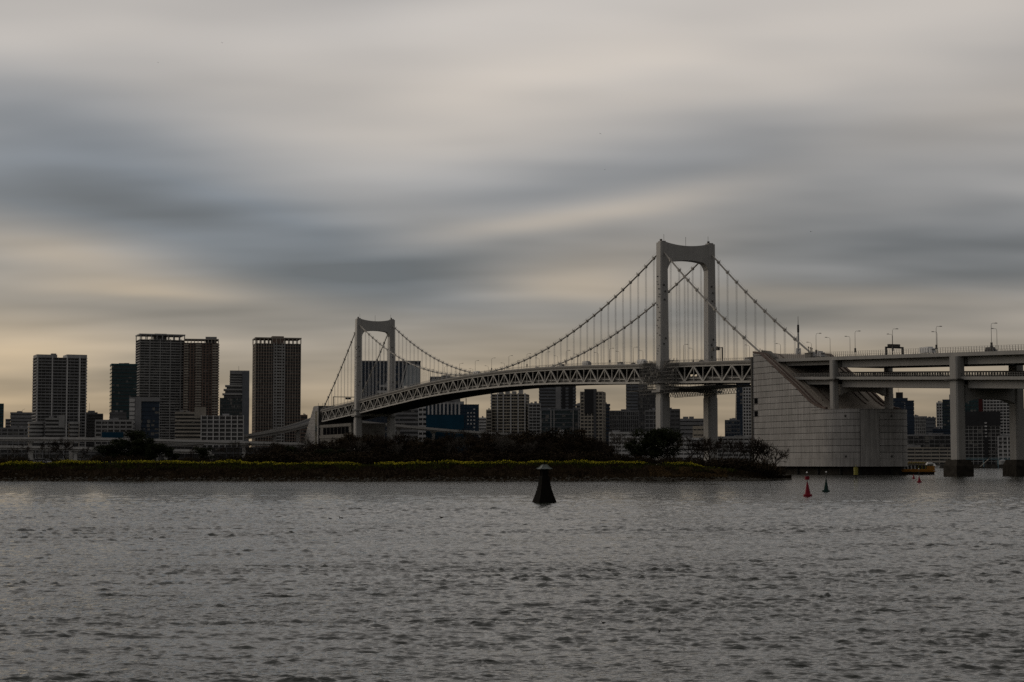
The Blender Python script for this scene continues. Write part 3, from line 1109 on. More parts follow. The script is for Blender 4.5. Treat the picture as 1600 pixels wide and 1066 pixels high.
def viaduct():
    root = empty('approach_viaduct', BR_AT, BR_RZ, 'double-deck concrete approach viaduct leading off the right edge', 'viaduct')
    S0, S1 = 119, 470
    def run(nm, y0, y1, f0, f1, m, a=S0, b=S1):
        return MB().loft(strip(y0, y1, f0, f1, a, b, 15)).build(nm, m, root)
    run('upper_deck', -14.6, 14.6, lambda s: zU(s) - .55, lambda s: zU(s), CONC)
    run('upper_roadway', -13.5, 13.5, lambda s: zU(s) + .004, lambda s: zU(s) + .05, ASPHALT)
    run('lower_deck', -14.2, 14.2, lambda s: zL(s) - .55, lambda s: zL(s), CONC, 132)
    run('lower_roadway', -13.2, 13.2, lambda s: zL(s) + .004, lambda s: zL(s) + .05, ASPHALT, 132)
    for sg in (-1, 1):
        y = sg * 14.75
        run('edge_beam', y - .2, y + .2, lambda s: zU(s) - 1.25, lambda s: zU(s) + .25, CONC)
        y = sg * 14.35
        run('lower_edge_beam', y - .2, y + .2, lambda s: zL(s) - 1.15, lambda s: zL(s) + .12, CONC, 132)
        # girders run from pier to pier
        for (a, b) in ((121, 171), (176, 263), (270, 362), (368, 470)):
            y = sg * 11.2
            run('upper_girder', y - .5, y + .5, lambda s: zU(s) - (4.5 if a > 172 else 3.2), lambda s: zU(s) - .56, CONC, a, b)
            if b > 140:
                run('lower_girder', y - .5, y + .5, lambda s: zL(s) - (4.5 if a > 172 else 3.4), lambda s: zL(s) - .56, CONC, max(a, 140), b)
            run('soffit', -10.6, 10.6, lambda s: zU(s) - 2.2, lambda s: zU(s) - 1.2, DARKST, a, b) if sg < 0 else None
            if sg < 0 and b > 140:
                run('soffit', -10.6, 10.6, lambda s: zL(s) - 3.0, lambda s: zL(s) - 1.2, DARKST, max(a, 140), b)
        # lower deck railing
        r = MB()
        y = sg * 14.3
        for s in np.arange(134, S1, 1.5):
            r.box(s - .06, s + .06, y - .06, y + .06, zL(s) + .1, zL(s) + 1.75)
        for k in (.9, 1.7):
            r.loft(strip(y - .05, y + .05, lambda s: zL(s) + k, lambda s: zL(s) + k + .1, 133, S1, 15))
        tag(r.build('lower_railing', MIDST, root), kind='stuff')
        # upper fence
        r = MB()
        y = sg * 14.75
        for s in np.arange(121, S1, 1.75):
            r.box(s - .06, s + .06, y - .06, y + .06, zU(s) + .2, zU(s) + 2.5)
        for k in (1.2, 1.8, 2.45):
            r.loft(strip(y - .03, y + .03, lambda s: zU(s) + k, lambda s: zU(s) + k + .07, 120, S1, 15))
        tag(r.build('upper_fence', MIDST, root), kind='stuff')
    # guideway along the middle of the lower deck
    run('guideway_beam', -3.2, 3.2, lambda s: zL(s) + .06, lambda s: zL(s) + .9, DARKST, 140)
    g = MB()
    for s in np.arange(150, S1, 1.9):
        for y in (4.4, 12.6):
            g.box(s - .32, s + .32, y - .12, y + .12, zL(s) + .06, zL(s) + 2.5)
    for y in (4.4, 12.6):
        g.loft(strip(y - .16, y + .16, lambda s: zL(s) + 2.3, lambda s: zL(s) + 2.75, 148, S1, 15))
        g.loft(strip(y - .14, y + .14, lambda s: zL(s) + .06, lambda s: zL(s) + 1.0, 148, S1, 15))
    tag(g.build('guideway_fence', DARKST, root), kind='stuff')
    # piers
    for (s, zf, hs, ht, foot) in ((173.5, 29.36, 1.8, 1.55, False), (266.4, 6.6, 2.6, 2.1, True), (365, 6.6, 2.6, 2.1, True)):
        for sg in (-1, 1):
            y = sg * 14.4
            c = .55
            pl = [(s - hs + c, y - ht), (s + hs - c, y - ht), (s + hs, y - ht + c), (s + hs, y + ht - c), (s + hs - c, y + ht), (s - hs + c, y + ht), (s - hs, y + ht - c), (s - hs, y - ht + c)]
            lg = MB().prism(pl, zf, zU(s) - 1.3).build('pier_leg', CONC, root)
            MB().box(s - 4.5, s + 4.5, y - ht - 1.0, y + ht + .2, zL(s) - 1.35, zL(s) - .9).build('maintenance_walkway', DARKST, lg)
            if foot:
                pb = [(s - 4.5, y - 4.1), (s + 4.5, y - 4.1), (s + 4.5, y + 4.1), (s - 4.5, y + 4.1)]
                pt = [(s - 3.6, y - 3.1), (s + 3.6, y - 3.1), (s + 3.6, y + 3.1), (s - 3.6, y + 3.1)]
                fo = MB().prism(pb, -3, 4.2).build('pier_footing', CONCB, lg)
                MB().prism(pb, 4.21, 6.7, pt).build('footing_shoulder', CONCB, fo)
        h = 4.6 if foot else 2.2
        mm = MB()
        rings = []
        for i in range(13):
            y = -12.0 + 24 * i / 12
            k = (abs(y) / 12) ** 4
            rings.append([(s - hs + .4, y, zL(s) - 4.2 - h - 1.8 * k), (s + hs - .4, y, zL(s) - 4.2 - h - 1.8 * k), (s + hs - .4, y, zL(s) - 3.2), (s - hs + .4, y, zL(s) - 3.2)])
        mm.loft(rings).build('cross_beam', CONC, root)
        MB().box(s - hs + .3, s + hs - .3, -12.2, 12.2, zU(s) - 4.4, zU(s) - 1.0).build('upper_cross_beam', CONC, root)


viaduct()

# ------------------------------------------------------------------ city buildings
def bmat(name, col, **k):
    return mat(name, col, k.pop('rough', 0.75), k.pop('var', 0.16), k.pop('scale', 0.08), rand=k.pop('rand', 0.14), **k)


WALLS = dict(
    pale=bmat('pale_render', (0.29, 0.288, 0.285)), white=bmat('white_render', (0.44, 0.435, 0.43)), grey=bmat('grey_cladding', (0.20, 0.20, 0.205)),
    dark=bmat('dark_cladding', (0.10, 0.10, 0.104)), brown=bmat('brown_tile', (0.155, 0.112, 0.092)), beige=bmat('beige_tile', (0.29, 0.265, 0.23)),
    slate=bmat('slate_cladding', (0.125, 0.133, 0.148)), blue=bmat('blue_sheeting', (0.006, 0.042, 0.075)), teal=bmat('teal_cladding', (0.03, 0.075, 0.085)),
    cream=bmat('cream_tile', (0.33, 0.295, 0.24)), navy=bmat('navy_cladding', (0.028, 0.04, 0.06)), black=bmat('black_cladding', (0.03, 0.03, 0.032)))
GL = dict(d=GLASSD, t=GLASST, b=GLASSB)


def building(name, label, x0, x1, top, d, depth=24, fh=3.3, band=1.3, bay=6.0, pier=0.5, proud=0.25, wall='pale', piers=None, glass='d', turn=0.0,
             z0=2.4, blinds=0.2, group=None, cat='building', ground=0.0, roof=True, pierproud=None, joined=False, side=True, parapet=1.2):
    """a block x0..x1 wide in the photo, its roof at row `top`, d metres away.
    glazing core, one floor band per storey, full-height piers at every bay, roof parapet and plant"""
    u = ((x0 + x1) / 2 - 800) / F_PX
    a = -math.atan(u) + R(turn)
    c = P((x0 + x1) / 2, top, d)
    tot = (x1 - x0) / F_PX * d
    dep = min(depth, 0.8 * tot / max(math.sin(abs(R(turn))), .05)) if turn else depth
    W = (tot - dep * math.sin(abs(R(turn)))) / math.cos(R(turn))
    # centre of the plan such that both visible corners fall on x0, x1
    sh = dep * math.sin(R(turn)) / 2
    H = c.z - z0
    root = empty(name, (c.x - 0, d, z0), a, label, cat, group)
    ox = -sh * math.cos(R(turn)) * 0 + (dep / 2) * math.sin(R(turn))
    X0, X1 = -W / 2 + ox, W / 2 + ox
    wm = WALLS[wall]
    pm = WALLS[piers] if piers else wm
    MB().box(X0 + .3, X1 - .3, 0.3, dep - .3, 0, H).build('glazing', GL[glass], root)
    n = max(1, int(H / fh))
    fh = H / n
    if joined:
        bm = MB()
        for i in range(n + 1):
            z = i * fh
            bm.box(X0 - proud, X1 + proud, -proud, dep + proud, max(0, z - band * .4), min(H + .02, z + band * .6))
        tag(bm.build('floor_bands', wm, root), kind='stuff')
    else:
        for i in range(n + 1):
            z = i * fh
            pbox('floor_band', wm, root, X0 - proud, X1 + proud, -proud, dep + proud, max(0, z - band * .4), min(H + .02, z + band * .6))
    pp = proud + .12 if pierproud is None else pierproud
    if bay:
        k = max(1, round(W / bay))
        for i in range(k + 1):
            x = X0 + (X1 - X0) * i / k
            pbox('pier', pm, root, x - pier / 2, x + pier / 2, -pp, .5, 0, H + .3)
        if side:
            k2 = max(1, round(dep / bay))
            for i in range(1, k2 + 1):
                y = dep * i / k2
                for xa, xb in ((X0 - pp, X0 + .4), (X1 - .4, X1 + pp)):
                    pbox('pier', pm, root, xa, xb, y - pier / 2, y + pier / 2, 0, H + .3)
    else:
        k = max(1, int(W / 4))
    if blinds:
        rg = random.Random(int(x0 * 7 + top))
        bl = MB()
        for i in range(n):
            for j in range(k):
                if rg.random() < blinds:
                    xa = X0 + .4 + (W - .8) * j / k
                    w = (W - .8) / k
                    f = rg.uniform(.3, 1)
                    g = rg.random() * (1 - f)
                    za = i * fh + band * .6
                    hh = (fh - band) * rg.uniform(.4, 1)
                    zb_ = (i + 1) * fh - band * .4
                    bl.add([(xa + w * g, .27, zb_ - hh), (xa + w * (g + f), .27, zb_ - hh), (xa + w * (g + f), .27, zb_), (xa + w * g, .27, zb_)], [(0, 1, 2, 3)])
        if bl.f:
            tag(bl.build('window_blinds', BLIND, root), kind='stuff')
    if roof:
        if parapet:
            MB().box(X0 - proud - .02, X1 + proud + .02, -proud - .02, dep + proud + .02, H + .03, H + parapet).build('parapet', wm, root)
        rg = random.Random(int(x1 * 5 + top))
        for i in range(2):
            a0 = rg.uniform(X0 + 1, X1 - W * .35)
            MB().box(a0, a0 + rg.uniform(.12, .3) * W, dep * .3, dep * .6, H + .5, H + rg.uniform(2.0, 3.4)).build('roof_plant', WALLS['grey'], root)
    return root, X0, X1, dep, H, fh


# -- left group -------------------------------------------------------
building('office_slab', 'narrow pale slab cut by the left edge of the picture', -30, 5, 632, 2300, 20, 3.6, 1.6, 5, .5, wall='teal', glass='t')
b, X0, X1, D, H, fh = building('office_block', 'plain grey block with aerial, left of the pale balcony tower', 17, 51, 646, 2100, 22, 3.8, 2.9, 0, wall='grey', blinds=0.05)
MB().box(X0 - 5.5, X0 - .3, 2, D - 2, 0, H - 6.5).build('side_wing', WALLS['pale'], b)
for i in range(6):
    pbox('wing_window', GLASSD, b, X0 - 5.2, X0 - .4, 1.9, 2.3, H - 9.2 - i * 3.6, H - 7.6 - i * 3.6)
MB().beam((-1, 5, H), (1.5, 5, H + 4.5), .25, .25).beam((1.5, 5, H + 4.5), (3.5, 5, H + 5.2), .2, .2).tube([(0, 5, H), (0, 5, H + 3)], .3, 5).build('aerial', DARKST, b)

# tall pale balcony tower
b, X0, X1, D, H, fh = building('apartment_tower', 'tall pale balcony tower with notched roof, the leftmost high-rise', 54, 134, 559, 1900, 26, 3.15, 1.15, 4.2, .35, 1.1, 'grey', 'grey', turn=9, roof=False, pierproud=.9, blinds=.3)
W = X1 - X0
for k, wd in ((.0, 1.2), (.30, 1.3), (.605, 1.3), (.865, 1.5), (1.0, 1.0)):
    pbox('fin_wall', WALLS['white'], b, X0 + W * k - wd / 2, X0 + W * k + wd / 2, -1.45, .6, 0, H + 1.5)
MB().box(X0 - .8, X0 + W * .4, 0, D, H, H + 3.0).build('roof_crown', WALLS['pale'], b)
MB().box(X0 + W * .6, X1 + .8, 0, D, H, H + 3.6).build('roof_crown', WALLS['pale'], b)
MB().box(X0 + W * .3, X0 + W * .4, 6, 12, H + 3, H + 4.6).build('roof_plant', WALLS['grey'], b)

building('low_house_row', 'low dark block with white window surrounds at far left', -5, 46, 670, 1780, 14, 3.4, 1.4, 5, .9, wall='grey', blinds=.35)
b, X0, X1, D, H, fh = building('clinic_block', 'low block with rounded balcony bays in front of the leftmost tower', 72, 100, 655, 1700, 18, 3.6, 1.7, 0, wall='pale', piers='pale', proud=.6, blinds=.05)
pbox('stair_tower', WALLS['pale'], b, X1 - 5, X1 + .4, -.9, 6, H - 8, H + 3.8)
for cx, hw_ in ((-17.2, 7.6), (17.5, 5.6)):
    for i in range(6):
        z = H - 4.6 - i * 3.6
        pts = [(cx + hw_ * math.cos(t) * (1.0), 5 + 6.0 * math.sin(t)) for t in np.linspace(math.pi, 2 * math.pi, 9)] + [(cx + hw_, 14), (cx - hw_, 14)]
        MB().prism(pts, z, z + 1.9).build('balcony_band', WALLS['pale'], b)
    pts = [(cx + (hw_ - .8) * math.cos(t), 5 + 5.2 * math.sin(t)) for t in np.linspace(math.pi, 2 * math.pi, 9)] + [(cx + hw_ - .8, 13.5), (cx - hw_ + .8, 13.5)]
    MB().prism(pts, 0, H - 2.6).build('bay_glazing', GLASSD, b)
b, X0, X1, D, H, fh = building('apartment_block', 'dark apartment block with roof box and thin aerial, right of the leftmost tower', 122, 160, 648, 2000, 20, 3.1, 1.2, 4, .4, .5, 'dark', 'dark', blinds=.25)
MB().box(-2.5, 5, 3, 9, H, H + 4.5).build('roof_box', WALLS['grey'], b)
MB().tube([(-1, 5, H + 4), (-1, 5, H + 13)], .12, 5).build('aerial', DARKST, b)
building('back_block', 'dark windowless box behind the white school-like block', 172, 197, 646, 1850, 18, 4, 3.6, 0, wall='dark', blinds=0)
b, X0, X1, D, H, fh = building('school_block', 'long low white block with a blue hoarding at its foot', 150, 206, 658, 1700, 14, 3.5, 1.5, 5.4, 1.0, .2, 'pale', blinds=.2)
pbox('blue_hoarding', WALLS['blue'], b, X0 + 6, X1 - 8, -2.2, -1.8, H - 17, H - 10.5)
building('glass_tower', 'dark teal glass office tower with fine floor lines, left of the twin towers', 172, 214, 571, 1950, 28, 3.9, .8, 0, wall='teal', glass='t', turn=4, blinds=.25, proud=.12, parapet=1.8)

# the two joined towers
b, X0, X1, D, H, fh = building('apartment_tower', 'tallest pale gridded tower with open roof frame, left half of the joined pair', 213, 288, 531, 2200, 34, 3.2, .95, 5.2, .3, .7, 'pale', 'grey', turn=9, roof=False, blinds=.3, pierproud=.4)
W = X1 - X0
for k in (.22, .45, .68, .92):
    pbox('rib', WALLS['pale'], b, X0 + W * k - .4, X0 + W * k + .4, -.95, .4, 0, H + 1)
for i in range(9):
    x = X0 + W * i / 8
    pbox('crown_post', WALLS['pale'], b, x - .5, x + .5, -.3, .6, H, H + 5.6)
    pbox('crown_post', WALLS['pale'], b, x - .5, x + .5, D - .6, D + .3, H, H + 5.6)
MB().box(X0 - 1, X1 + .8, -.8, D + .8, H + 5.6, H + 7.0).build('crown_ring', WALLS['pale'], b)
MB().box(X0 + W * .35, X0 + W * .62, 8, 20, H, H + 8).build('lift_house', WALLS['grey'], b)
b, X0, X1, D, H, fh = building('apartment_tower', 'brown tower with pale window columns, right half of the joined pair', 288.5, 341, 536, 2205, 30, 3.2, .9, 3.8, 1.1, .25, 'brown', 'brown', roof=False, blinds=.15, pierproud=.4)
W = X1 - X0
for k, wd in ((.06, 2.6), (.42, 3.6), (.93, 4.2)):
    for i in range(int(H / fh)):
        pbox('pale_spandrel', WALLS['beige'], b, X0 + W * k - wd, X0 + W * k + wd, -.62, .2, i * fh + .1, i * fh + 1.7)
for i in range(11):
    x = X0 + W * i / 10
    pbox('crown_post', WALLS['beige'], b, x - .45, x + .45, -.3, .5, H, H + 4.0)
MB().box(X0 - .5, X1 + .5, -.5, D + .5, H + 4.0, H + 5.0).build('crown_ring', WALLS['beige'], b)
MB().box(X0 + W * .62, X0 + W * .95, 5, 16, H, H + 8).build('lift_house', WALLS['grey'], b)

# white-and-glass office in front
b, X0, X1, D, H, fh = building('office_block', 'grey office with scalloped white end and dark glass front below the joined towers', 203, 249, 623, 1720, 22, 3.9, .7, 0, wall='navy', glass='b', turn=0, blinds=.3, proud=.1, roof=False)
W = X1 - X0
MB().box(X0 + 5.6, X0 + 11, -1.2, D, 0, H + 1.4).build('side_wall', WALLS['grey'], b)
MB().box(X0 + 5.6, X1 + .6, -1.1, D, H - 2.6, H + 1.4).build('roof_beam', WALLS['grey'], b)
pbox('end_wall', WALLS['grey'], b, X0 - .2, X0 + 5.6, -.8, D, 0, H + 1.2)
for i in range(9):
    MB().box(X0 - .1, X0 + 4.6, -1.5, -.82, H - 3.4 - i * 4.1, H - .3 - i * 4.1).box(X0 + 4.6, X0 + 5.1, -1.4, -.82, H - 2.9 - i * 4.1, H - .8 - i * 4.1).build('scallop_panel', WALLS['white'], b)
building('hotel_slab', 'brown-grey slab with heavy horizontal bands below the joined towers', 275, 314, 646, 1660, 20, 3.3, 1.6, 0, wall='beige', blinds=.1, proud=.7)
b, X0, X1, D, H, fh = building('grid_office', 'low office with white square window grid in front of the stepped tower', 315, 380, 650, 1610, 18, 3.6, .9, 0, .5, .15, 'white', 'white', blinds=0, roof=False)
W = X1 - X0
for j in range(8):
    pbox('grid_pier', WALLS['white'], b, X0 + W * j / 7 - .45, X0 + W * j / 7 + .45, -.6, .35, 0, H + .6)
for i in range(int(round(H / fh))):
    for j in range(7):
        pbox('window', GLASSD, b, X0 + W * j / 7 + .55, X0 + W * (j + 1) / 7 - .55, .02, .35, i * fh + .7, (i + 1) * fh - .5)
pbox('roof_box', WALLS['beige'], b, X0 - 6, X0 + 4, 6, 14, H - 2, H + 8)
MB().tube([(0, 8, H), (6, 8, H)], 2.2, 10).build('roof_tank', WALLS['grey'], b)

# stepped tower
b, X0, X1, D, H, fh = building('stepped_tower', 'dark tower with terraced left shoulder between the brown towers', 344, 389, 622, 1850, 24, 3.6, .6, 3.2, .25, .1, 'dark', 'dark', glass='t', roof=False, blinds=.2, joined=True)
W = X1 - X0
for k, (xl, h0, h1) in enumerate(((.13, 0, 4.5), (.17, 4.5, 9), (.22, 9, 13.0))):
    pbox('terrace_block', WALLS['dark'], b, X0 + W * xl, X1, 1, D, H + h0 + .3, H + h1 - 1.2)
    pbox('terrace_slab', WALLS['pale'], b, X0 + W * xl - 1.5, X1 - W * .22, -.6, D, H + h1 - 1.2, H + h1 + .3)
pbox('upper_shaft', WALLS['dark'], b, X0 + W * .33, X1 - .2, 0.6, D, H + 13.3, H + 27.2)
for i in range(4):
    pbox('shaft_band', WALLS['pale'], b, X0 + W * .32, X1 - W * .25, .2, 4, H + 14 + i * 2.6, H + 14.9 + i * 2.6)
pbox('stair_shaft', WALLS['slate'], b, X1 - W * .24, X1 + .1, -.9, D * .8, 0, H + 27)
pbox('top_box', WALLS['grey'], b, X0 + W * .33, X1 + .1, -.3, D, H + 24.5, H + 28.2)
MB().tube([(4, 6, H + 28), (4, 6, H + 33)], .15, 5).build('aerial', DARKST, b)

# brown tower on its own
b, X0, X1, D, H, fh = building('apartment_tower', 'brown high-rise with pale centre strip and open crown, right of the stepped tower', 395, 470, 537, 1950, 34, 3.2, .95, 2.9, .5, .3, 'brown', 'beige', turn=6, roof=False, blinds=.12, pierproud=.34)
W = X1 - X0
for i in range(int(H / fh)):
    pbox('pale_spandrel', WALLS['pale'], b, X0 + W * .40, X0 + W * .64, -.72, .2, i * fh + .1, i * fh + 1.5)
for k in (.40, .46, .58, .64):
    pbox('pale_rib', WALLS['pale'], b, X0 + W * k - .45, X0 + W * k + .45, -.95, .3, 0, H + 1)
for i in range(12):
    x = X0 + W * i / 11
    pbox('crown_post', WALLS['beige'], b, x - .5, x + .5, -.4, .6, H, H + 5.4)
    pbox('crown_post', WALLS['beige'], b, x - .5, x + .5, D - .6, D + .4, H, H + 5.4)
MB().box(X0 - .7, X1 + .7, -.7, D + .7, H + 5.4, H + 6.6).build('crown_ring', WALLS['beige'], b)
MB().box(X0 + W * .36, X0 + W * .62, -.2, 14, H, H + 8.0).build('lift_house', WALLS['brown'], b)
building('small_block', 'small dark block peeping out beside the left anchorage', 470, 480, 650, 1900, 14, 3.5, 1.5, 5, .6, wall='brown', blinds=.1)

building('depot_shed', 'long dark shed under the left end of the expressway', -60, 150, 700, 1590, 14, 4.2, 1.6, 6, .8, wall='grey', blinds=.15, roof=False)
building('depot_shed', 'long dark shed under the expressway behind the left evergreens', 152, 300, 697, 1592, 14, 4.4, 2.2, 7, .7, wall='dark', blinds=.15, roof=False)
building('depot_shed', 'long dark shed under the expressway left of the anchorage', 302, 470, 699, 1594, 14, 4.0, 1.6, 6, .6, wall='dark', blinds=.2, roof=False)

# -- behind the far tower ---------------------------------------------
b, X0, X1, D, H, fh = building('glass_block', 'large dark glass block with white diagonal rib seen through the left tower', 560, 657, 566, 2050, 40, 4.2, .3, 5.2, .3, .1, 'dark', 'slate', glass='b', roof=False, blinds=.15)
W = X1 - X0
MB().beam((X0 + W * .58, -.8, H - 52), (X0 + W * .78, -.8, H - 1.5), 1.0, 1.4).build('white_rib', WALLS['white'], b)
MB().add([(X0 + W * .60, -.6, H - 58), (X1 - 1, -.6, H - 58), (X1 - 1, -.6, H - 3), (X0 + W * .80, -.6, H - 3), (X0 + W * .60, 0, H - 58), (X1 - 1, 0, H - 58), (X1 - 1, 0, H - 3), (X0 + W * .80, 0, H - 3)],
         [(0, 1, 2, 3), (0, 4, 5, 1), (1, 5, 6, 2), (2, 6, 7, 3), (3, 7, 4, 0)]).build('slanted_glass', bmat('pale_blue_glass', (0.27, 0.295, 0.31)), b)
for i in range(5):
    pbox('stepped_slab', WALLS['white'], b, X0 + W * (.20 + .035 * i), X0 + W * .58, -9 + i, -.9, H - 55 + i * 6.6, H - 52.4 + i * 6.6)
MB().add([(X0 + W * .40, -4, H - 30), (X0 + W * .56, -4, H - 30), (X0 + W * .56, -4, H - 14), (X0 + W * .50, -4, H - 14), (X0 + W * .40, -1, H - 30), (X0 + W * .56, -1, H - 30), (X0 + W * .56, -1, H - 14), (X0 + W * .50, -1, H - 14)],
         [(0, 1, 2, 3), (0, 4, 5, 1), (1, 5, 6, 2), (2, 6, 7, 3), (3, 7, 4, 0)]).build('white_gable', WALLS['pale'], b)
pbox('roof_edge', WALLS['grey'], b, X0 - .4, X1 + .4, -.5, D, H + .1, H + 1.6)
b, X0, X1, D, H, fh = building('banded_block', 'grey banded office under the deck right of the left tower', 612, 655, 640, 1780, 22, 4.2, 2.0, 0, wall='grey', blinds=.2)
building('lift_shaft', 'slim white shaft building between the grey office and the blue block', 654, 667, 637, 1740, 10, 4.5, 2.4, 4, .7, wall='white', blinds=0)
building('rooftop_block', 'grey block rising just above the deck right of the left tower', 672, 719, 590, 2300, 26, 4, 3.2, 0, wall='grey', blinds=0)
b, X0, X1, D, H, fh = building('sheeted_block', 'bright blue sheeted block with white roof strips below the deck', 666, 748, 632, 1690, 24, 3.4, .35, 2.4, .25, .1, 'blue', 'blue', glass='b', blinds=0, roof=False)
W = X1 - X0
pbox('blue_sheet', WALLS['blue'], b, X0, X0 + W * .72, -.5, -.2, 0, H - 10)
for i in range(9):
    pbox('white_strip', WALLS['white'], b, X0 + W * (.03 + .073 * i), X0 + W * (.03 + .073 * i) + 1.5, -.55, 0, H - 9.6, H + 1.4)
rg = random.Random(2)
for i in range(7):
    for j in range(3):
        if rg.random() < .85:
            pbox('white_window', WALLS['white'], b, X0 + W * (.78 + .06 * j), X0 + W * (.78 + .06 * j) + 1.5, -.4, .3, H - 5.2 - i * 3.4, H - 3.9 - i * 3.4)
pbox('roof_plant', WALLS['pale'], b, X0 + W * .55, X0 + W * .72, 4, 12, H, H + 3)
MB().tube([(X0 + W * .76, 5, H), (X0 + W * .76, 5, H + 6)], .4, 6).build('flue', DARKST, b)
building('pale_office', 'small far pale block just right of the blue sheeted block', 748, 760, 654, 2400, 14, 3.8, 2.4, 0, wall='white', blinds=0)

# -- below the deck ----------------------------------------------------
b, X0, X1, D, H, fh = building('round_apartments', 'pale apartment tower with wraparound balconies under the middle of the deck', 768, 826, 616, 1800, 26, 3.05, 1.15, 3.6, .3, 1.0, 'cream', 'pale', turn=-8, roof=False, blinds=.25, pierproud=.8)
W = X1 - X0
for k in (.0, .18, .36, .58, .8, 1.0):
    pbox('white_rib', WALLS['white'], b, X0 + W * k - .5, X0 + W * k + .5, -1.35, .4, 0, H + 1)
for k in range(4):
    pbox('crown_block', WALLS['pale'], b, X0 + W * (.2 + .2 * k), X0 + W * (.3 + .2 * k), 2, 12, H, H + 3 + (k % 2) * 1.4)
building('stepped_wing', 'lower stepped wing joined to the right of the pale round apartments', 826.5, 844, 632, 1790, 18, 3.05, 1.2, 3.4, .4, .6, 'pale', 'white', blinds=.25)
building('stepped_wing', 'low pale wing joined to the left of the pale round apartments', 760.5, 768, 642, 1795, 18, 3.05, 1.2, 3.4, .4, .5, 'beige', blinds=.2)
b, X0, X1, D, H, fh = building('office_tower', 'tall slate tower disappearing behind the deck above the dark glass office', 842, 900, 592, 2100, 30, 3.8, 1.9, 0, wall='slate', blinds=.1, proud=.1)
W = X1 - X0
for k, wd in ((.45, 3), (.62, 2), (.80, 2.4)):
    pbox('dark_strip', WALLS['black'] if wd < 3 else WALLS['grey'], b, X0 + W * k, X0 + W * k + wd * 2, -.4, .3, 0, H)
b, X0, X1, D, H, fh = building('glass_office', 'wide low dark glass office with pale piers, left of the beige tower', 844, 904, 641, 1740, 24, 3.9, .8, 0, wall='slate', glass='t', blinds=.3, proud=.15)
for k in (.02, .28, .36, .86, 1.0):
    pbox('pale_pier', WALLS['pale'], b, X0 + (X1 - X0) * k - .5, X0 + (X1 - X0) * k + .5, -.7, .4, 0, H)
pbox('entrance_block', WALLS['white'], b, X0 + 17, X0 + 23, -8, -1, 0, H - 19)
b, X0, X1, D, H, fh = building('apartment_tower', 'beige tower with square windows and dark top under the deck', 907, 946, 613.5, 1720, 24, 3.2, 1.25, 3.4, .9, .3, 'cream', 'beige', turn=-7, blinds=.1, roof=False)
W = X1 - X0
pbox('dark_crown', WALLS['black'], b, X0 + W * .18, X0 + W * .68, -.75, 12, H - 20, H + 3.4)
pbox('centre_strip', WALLS['dark'], b, X0 + W * .60, X0 + W * .72, -.9, .4, 0, H + 3.4)
pbox('roof_edge', WALLS['dark'], b, X0 - .3, X1 + .3, -.4, D, H, H + .9)
building('back_slab', 'narrow grey slab behind the left side of the beige tower', 900, 916, 633, 1850, 18, 3.5, 1.6, 0, wall='grey', blinds=.1)
building('back_slab', 'narrow dark slab behind the right side of the beige tower', 940, 953, 633, 1850, 18, 3.5, 1.6, 0, wall='navy', blinds=.1)
building('ribbed_office', 'wide grey office with close vertical ribs, right of the beige tower', 953, 998, 643.5, 1750, 24, 3.9, .7, 2.0, .5, .2, 'grey', 'grey', blinds=.2)
building('office_tower', 'tall plain slate tower behind the right tower leg, cut off by the deck', 978, 1011, 588, 2300, 30, 4, 2.4, 0, wall='slate', blinds=.05, proud=.1)
building('grid_tower', 'darker gridded tower left of the right tower leg', 996.5, 1027, 610, 2000, 28, 3.9, .7, 2.8, .5, .15, 'dark', 'dark', glass='d', blinds=.25)
building('grid_block', 'dark block with large square windows just left of the right tower leg', 1008, 1027, 643, 1720, 18, 3.8, .9, 3.6, .6, .2, 'grey', 'grey', blinds=.1)
building('dark_block', 'dark block with few windows just right of the right tower leg', 1040, 1062, 641, 1760, 18, 4, 2.2, 4, .8, wall='dark', blinds=.1)
building('long_low_block', 'long low grey block between the two legs of the right tower', 1060, 1107, 656, 1800, 18, 4, 2.9, 0, wall='grey', blinds=.05)
b, X0, X1, D, H, fh = building('warehouse', 'low warehouse with yellowish panels between the right tower legs', 1083, 1108, 668, 1690, 14, 5, 3.8, 4, .5, wall='cream', blinds=.05)
building('office_cube', 'small blue-grey cube right of the right tower', 1133, 1156, 658, 1900, 20, 4, 1.2, 3, .4, wall='slate', glass='b', blinds=.2)
b, X0, X1, D, H, fh = building('glass_tower', 'slim dark blue tower with bowed edge, left of the anchorage block', 1150, 1172, 585, 2400, 24, 4, .4, 0, wall='navy', glass='b', blinds=.05, proud=.06)
MB().prism([(X0 + .2, 4), (X0 - 2.2, 8), (X0 - 2.2, 16), (X0 + .2, 20)], H - 95, H - 25, [(X0 + .2, 4), (X0 - .6, 8), (X0 - .6, 16), (X0 + .2, 20)]).build('bowed_side', GLASSB, b)
building('grid_apartments', 'white gridded tower half hidden behind the anchorage block', 1161, 1186, 606, 1850, 20, 3.2, 1.2, 2.8, .9, .4, 'white', 'white', blinds=.1)
building('low_terrace', 'low grey terrace under the deck left of the anchorage block', 1105, 1178, 684, 1690, 14, 3.6, 2.2, 5, .6, wall='pale', blinds=.2)
building('low_terrace', 'low pale sheds behind the bare trees below the beige tower', 952, 1030, 677, 1680, 14, 3.6, 2.4, 6, .6, wall='white', blinds=.15)
building('low_terrace', 'low white sheds seen through the bare trees between the right tower legs', 1032, 1104, 686, 1675, 14, 3.6, 2.6, 7, .6, wall='white', blinds=.1)

